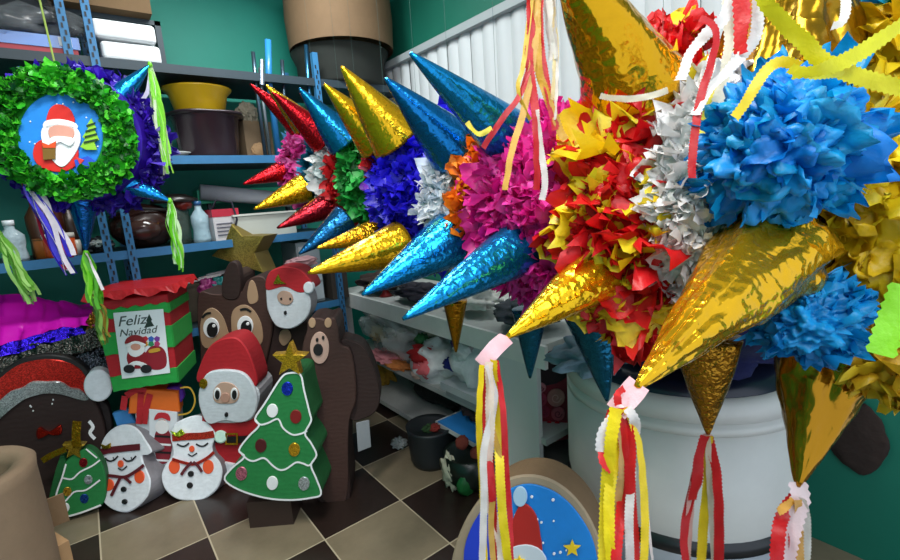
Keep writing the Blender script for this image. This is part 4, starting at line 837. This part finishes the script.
o = MB().box((.62, 3.42, 1.5), (1.3, 3.56, 1.585)).build('green_strip', mat('paint', '#16a078')); tag(o, 'bright green panel strip behind the paper roll', 'panel')
MB().box((.68, 3.45, 1.272), (.7, 3.5, 1.5)).box((1.2, 3.45, 1.272), (1.22, 3.5, 1.5)).build('support', DK, o)
# small drawer tower
at = Vector((1.2, 3.1, 1.0)); 
o = MB().box((1.1, 3.1, .782), (1.26, 3.4, 1.2)).build('storage_tower', mat('plastic', '#a8b4b8')); tag(o, 'pale plastic drawer tower below the blue shelf', 'drawers'); 
for k in range(3): MB().box((1.11, 3.085, .80+k*.13), (1.25, 3.1, .915+k*.13)).build('drawer', mat('plastic', '#c4d0d4', r=.2), o)
for px, c, l in ((205, '#a03a7a', 'magenta'), (218, '#1f7a7a', 'teal')):
    cloth('paper_ball', l+' crumpled tissue ball behind the reindeer antler', Vector((on((px, 270), 3.12, 0).x, 3.12, .99)), (.05, .05, .06), c, 4, 'ball', 'tissue')
o = MB().box((-.2, -.02, 0), (.22, .2, .24), 0, .1, (.5, 3.25, .782)).build('craft_carton', mat('card', '#5a5244')); tag(o, 'low brown carton on the shelf behind the gift box', 'carton')
for k in range(4):
    a1 = Vector((.42+.05*k, 3.18+.03*k, 1.03+.008*k)); o = MB().tube([a1, a1+Vector((.22, .02, .02))], .005).build('white_stick', mat('plastic', '#c4bec0')); tag(o, 'thin white stick lying on the brown carton', 'stick', 'white sticks on the carton')
# top shelf
for k, (z0, w_) in enumerate(((2.242, .23), (2.345, .24))):
    at = Vector((.355-.015*k, 3.16, z0)); mb = MB()
    mb.box((-w_/1.75, -.12, 0), (w_/1.75, .12, .09), 0, 0, at); o = mb.build('foam_box', mat('plastic', '#d4d8da', r=.6), loc=at)
    bv = o.modifiers.new('bevel', 'BEVEL'); bv.width = .018; bv.segments = 3; tag(o, ('lower' if k == 0 else 'upper')+' white foam box of the two stacked on the top shelf', 'box')
t = thing('plastic_package', 'dark plastic wrapped package with blue and red edges on the top shelf', 'package', (-.12, 3.15, 2.242))
MB().box((-.42, 3.06, 2.242), (.13, 3.34, 2.275)).build('red_layer', mat('paint', '#a02c38'), t); MB().box((-.42, 3.055, 2.275), (.14, 3.34, 2.33)).build('blue_layer', mat('plastic', '#2a6cb8'), t)
MB().blob((-.13, 3.22, 2.42), (.3, .16, .12), 0, .2, 2, floor=2.33).build('dark_wrap', mat('plastic', '#24262a', r=.15), t, smooth='all'); MB().blob((-.13, 3.2, 2.4), (.31, .17, .12), 0, .3, 4, floor=2.28).build('clear_wrap', mat('clear', '#8a9094', a=.25), t, smooth='all')
MB().box((.06, 3.05, 2.285), (.11, 3.054, 2.325)).build('label_sticker', mat('paint', '#c8ccd0'), t)
o = MB().box((-.06, 3.2, 2.545), (.5, 3.5, 2.75)).build('cardboard_carton', mat('card', '#6a5236')); tag(o, 'brown cardboard carton high above the foam boxes', 'carton'); MB().box((-.06, 3.3, 2.243), (-.03, 3.5, 2.545)).box((.52, 3.3, 2.243), (.55, 3.5, 2.545)).box((-.06, 3.3, 2.52), (.55, 3.5, 2.545)).build('riser', DK, o)
# big cardboard hoops on the shelving
c = Vector((1.66, 3.24, 2.49)); t = thing('cardboard_ring', 'large open cardboard hoop resting on a dark drum on top of the shelving', 'hoop', c)
MB().lathe([(.36, 0), (.37, .2), (.36, .42), (.34, .42), (.34, .02), (.36, 0)], c, 0, 56, caps=False).build('outer_ring', mat('card', '#70583e'), t, smooth='all')
o = MB().lathe([(.3, 0), (.31, .02), (.31, .16), (.345, .24), (.3, .245)], Vector((1.66, 3.28, 2.243)), 0, 40).build('dark_drum', mat('card', '#1c211c'), smooth='all'); tag(o, 'dark drum on the top shelf carrying the cardboard hoop', 'drum')
o = MB().lathe([(.35, 0), (.36, .5)], Vector((1.98, 3.2, 2.40)), 0, 40).build('cardboard_ring', mat('card', '#3a3024'), smooth='all') if False else None
# ================================================================ things in the right-hand table
def tb(px, py, z): return onZ((px, py), z)
cloth('clear_plastic_bag', 'big clear crinkled plastic bag on the middle shelf, furthest from the camera', Vector((1.62, 2.68, .56)), (.17, .42, .2), '#dfe8e8', 1, 'bag', 'clear', a=.35, amp=.35)
cloth('beige_bundle', 'beige bundle inside the clear plastic bag', Vector((1.66, 2.45, .62)), (.12, .22, .07), '#a09a86', 2, 'bundle')
cloth('teal_bundle', 'dull teal bundle beneath the clear plastic bag', Vector((1.64, 2.85, .5)), (.12, .2, .13), '#3f6a66', 6, 'bundle')
cloth('red_bundle', 'dark red bundle at the far end of the middle shelf', Vector((1.66, 3.05, .64)), (.1, .12, .07), '#8a2c2c', 8, 'bundle')
cloth('white_bundle', 'white shiny bundle at the front of the clear plastic bag', Vector((1.53, 2.62, .58)), (.06, .13, .06), '#c8ccc8', 12, 'bundle', 'plastic')
cloth('yellow_bundle', 'small mustard bundle in the clear plastic bag above the pink cloth', Vector((1.53, 2.85, .52)), (.05, .09, .06), '#a8964a', 13, 'bundle', 'plastic')
cloth('pink_cloth', 'pink cloth hanging over the middle shelf edge', Vector((1.5, 2.72, .395)), (.1, .17, .03), '#d88a90', 3)
cloth('orange_cloth', 'orange cloth under the pink one on the middle shelf', Vector((1.47, 2.55, .385)), (.06, .14, .018), '#c87a3c', 5)
def tote(label, at, rad, cols, sd, col='#e6ecee'):
    t = thing('plastic_tote', label, 'bag', (at[0], at[1], at[2]-rad[2])); MB().blob(at, rad, 0, .25, 2.5, 32, 20, sd).build('bag_body', mat('cloth', col), t, smooth='all')
    for k, (c, dx, dy, dz, r_) in enumerate(cols): MB().blob((at[0]+dx, at[1]+dy, at[2]+dz), (r_, r_*1.3, r_*.8), 0, .35, 3, 20, 12, sd+k).build('contents', mat('cloth', c), t, smooth='all')
    return t
tote('white plastic tote stuffed with red and pink cloth, beside the clear bag', (1.56, 2.2, .47), (.15, .2, .13), [('#b01c20', -.1, .03, .06, .07), ('#e06a70', -.12, -.02, .0, .06), ('#d8b8a8', -.12, .05, -.06, .04), ('#2c6a3a', -.05, .1, .13, .04)], 3)
tote('white and navy striped fabric bag on the middle shelf nearest the white end panel', (1.58, 1.85, .55), (.15, .17, .15), [('#20206a', -.07, .06, .1, .05), ('#e0e2e4', -.1, .0, .08, .05), ('#1c2a80', -.1, .12, -.02, .04)], 5, '#dfe6ee')
o = MB().box((1.4, 1.62, .41), (1.7, 1.98, .45)).build('white_tray', mat('plastic', '#c6ccd0')); tag(o, 'white tray under the striped bag', 'tray'); 
for k in (1.42, 1.66): MB().box((k, 1.64, .37), (k+.03, 1.96, .41)).build('runner', mat('plastic', '#9aa0a4'), o)
t = thing('picture_book', 'white book with a bright blue cover on a low ledge', 'book', (1.36, 1.85, .2)); MB().box((1.36, 1.62, .2), (1.62, 2.0, .225)).build('pages', mat('paint', '#d0d4d4'), t); MB().box((1.362, 1.66, .225), (1.6, 1.98, .23)).build('cover', mat('paint', '#2a8ad8'), t)
o = MB().box((1.44, 1.6, .082), (1.62, 2.02, .199)).build('low_crate', mat('plastic', '#1c2024')); tag(o, 'dark low crate under the picture book', 'crate')
cloth('dark_bundle', 'black and red bundle between the tray and the blue picture book', Vector((1.6, 1.8, .3)), (.14, .18, .07), '#241c20', 4, 'bundle')
at = onZ((428, 467), 0); at += Vector((.05, .03, 0)); t = pot('plant_pot', 'ribbed black plastic pot on the light floor tile', 'pot', at, [(.01, 0), (.1, 0), (.115, .03), (.12, .1), (.125, .2), (.13, .22), (.11, .21), (.02, .19)], '#1e2428', r=.5)
MB().blob(at+Vector((.0, -.05, .22)), (.03, .03, .02), 0, .2).build('red_flower', mat('cloth', '#8a2c24'), t); MB().blob(at+Vector((-.03, -.03, .22)), (.03, .02, .02), 0, .4).build('green_leaf', mat('cloth', '#33502c'), t)
at = onZ((462, 488), 0); at += Vector((.06, 0, 0)); t = thing('plant_basket', 'dark basket with a green bowl, red flowers and a white cloth under the table end', 'basket', at)
MB().lathe([(.08, 0), (.12, .05), (.13, .18), (.11, .18)], at, 0, 30).build('basket_body', mat('plastic', '#16201a'), t, smooth='all'); MB().blob(at+Vector((-.07, -.06, .06)), (.06, .03, .06), 0, .1).build('green_bowl', mat('plastic', '#1f6a34'), t, smooth='all')
for dx, dy, dz in ((-.04, .0, .24), (.0, -.06, .19)): MB().blob(at+Vector((dx, dy, dz)), (.035, .03, .035), 0, .1).build('red_flower', mat('cloth', '#8a3c30'), t, smooth='all')
MB().blob(at+Vector((-.11, .03, .1)), (.02, .05, .08), 0, .5).build('white_cloth', mat('cloth', '#d4d0b8'), t, smooth='all')
cloth('yellow_bag', 'crumpled mustard paper bag under the table behind the bear', Vector((1.6, 3.0, .2)), (.09, .12, .11), '#a07a1c', 6, 'bag', 'card')
cloth('clear_wrapper', 'scrap of clear wrapper on the floor under the table', onZ((399, 443), .03), (.04, .05, .028), '#a8b0b0', 8, 'wrapper', 'clear', a=.6)
cloth('dark_bundle', 'dark bundle under the table behind the ribbed pot', Vector((1.72, 2.4, .22)), (.14, .3, .12), '#1a1c1c', 9, 'bundle')
# rose patterned bag between panel and washer
f = Face(onX((550, 400), 1.58), (.8, .6)); t = thing('rose_bag', 'dark red gift bag with pale pink roses beside the white end panel', 'bag', f.pt((550, 472)))
cut('bag_body', mat('paint', '#8a1c30', v=.4, s=14), t, f, [(534, 352), (568, 350), (568, 440), (534, 446)], .1, 0, 0)
cut('dark_top', mat('paint', '#26141a', v=.4), t, f, [(534, 356), (566, 358), (566, 378), (545, 386), (535, 378)], .006, .006, 2)
for x, y, r_, c in ((540, 400, 7, '#b0405a'), (556, 398, 9, '#c88a84'), (544, 412, 6, '#9a2c48'), (558, 414, 7, '#b85a68'), (541, 388, 5, '#d08a90')):
    o = cut('rose', mat('tissue', c, tr=.1), t, f, circ(x, y, r_, r_, 9), .008, .012, 2); stroke('rose_swirl', mat('paint', '#e0b0a8' if c == '#c88a84' else '#7a2038'), o, f, [(x+r_*.6*math.cos(k*1.1)*(1-k/9), y+r_*.6*math.sin(k*1.1)*(1-k/9)) for k in range(8)], 1, .016)
for k in range(7): cut('glitter_heart', mat('glitter', '#c01c30'), t, f, circ(541+(k % 3)*8, 424+(k//3)*5, 3, 3, 6), .006, .012, 0)
o = MB().box((1.55, 1.13, 0), (1.85, 1.24, .47)).build('green_crate', mat('plastic', '#20281e')); tag(o, 'dark crate standing under the rose patterned bag', 'crate')
MB().blob((1.62, 1.1, .3), (.05, .04, .1), 0, .3).build('green_bottle', mat('plastic', '#3f6a34'), o)
# table top clutter
for at, rad, c, lb, sd in (((1.62, 2.9, .87), (.14, .2, .065), '#3a2c28', 'dark brown cloth pile at the far end of the table top', 1), ((1.6, 2.4, .86), (.12, .2, .055), '#24202c', 'black cloth pile on the table top under the blue cones', 2), ((1.62, 1.95, .88), (.12, .18, .075), '#c9c9c2', 'white ruffled paper pile on the table top', 3), ((1.6, 1.5, .87), (.14, .16, .065), '#3c4248', 'charcoal folded cloth at the near end of the table top', 4)):
    cloth('cloth_pile', lb, at, rad, c, sd, 'cloth')
at = Vector((1.55, 2.75, .802)); t = thing('red_candlestick', 'red turned candlestick standing on the table top', 'candlestick', at); MB().lathe([(.05, 0), (.03, .02), (.012, .05), (.02, .1), (.012, .15), (.025, .22), (.01, .24)], at, 0, 20).build('body', mat('plastic', '#8a1c1c'), t, smooth='all')
at = Vector((1.3, 2.95, .99)); cloth('silver_bow', 'pink and silver tissue bow above the small Santa head', P(302, 262, 3.1), (.1, .05, .035), '#d0a0a4', 5, 'bow', 'tissue')
o = MB().box((1.3, 3.05, .782), (1.42, 3.2, 1.02)).build('brown_carton', mat('card', '#3c342c')); tag(o, 'dark carton between the shelving and the far table end', 'carton')
#@@LIGHT
# ================================================================ lights
def area(loc, rot, size, size_y, power, col=(1, 1, 1)):
    l = bpy.data.lights.new('ceiling_and_fill', 'AREA'); l.shape = 'RECTANGLE'; l.size = size; l.size_y = size_y; l.energy = power; l.color = col
    o = bpy.data.objects.new('ceiling_and_fill', l); COL.objects.link(o); o.location = loc; o.rotation_euler = rot; return o
area((.1, .9, 3.0), (0, 0, .3), 1.3, .25, 62, (1, .97, .93))
area((.0, -.5, 2.7), (.55, -.3, 0), 1.2, .8, 28, (.95, .98, 1))  # added soft fill above and behind the camera, not a ceiling fixture
area((.9, 2.5, 3.0), (0, 0, 0), .8, .25, 34, (.95, 1, 1))  # overhead light strengthened to brighten the table area
w = bpy.data.worlds.new('world'); SC.world = w; w.use_nodes = True
w.node_tree.nodes['Background'].inputs[0].default_value = (.75, .85, 1, 1); w.node_tree.nodes['Background'].inputs[1].default_value = 1.4
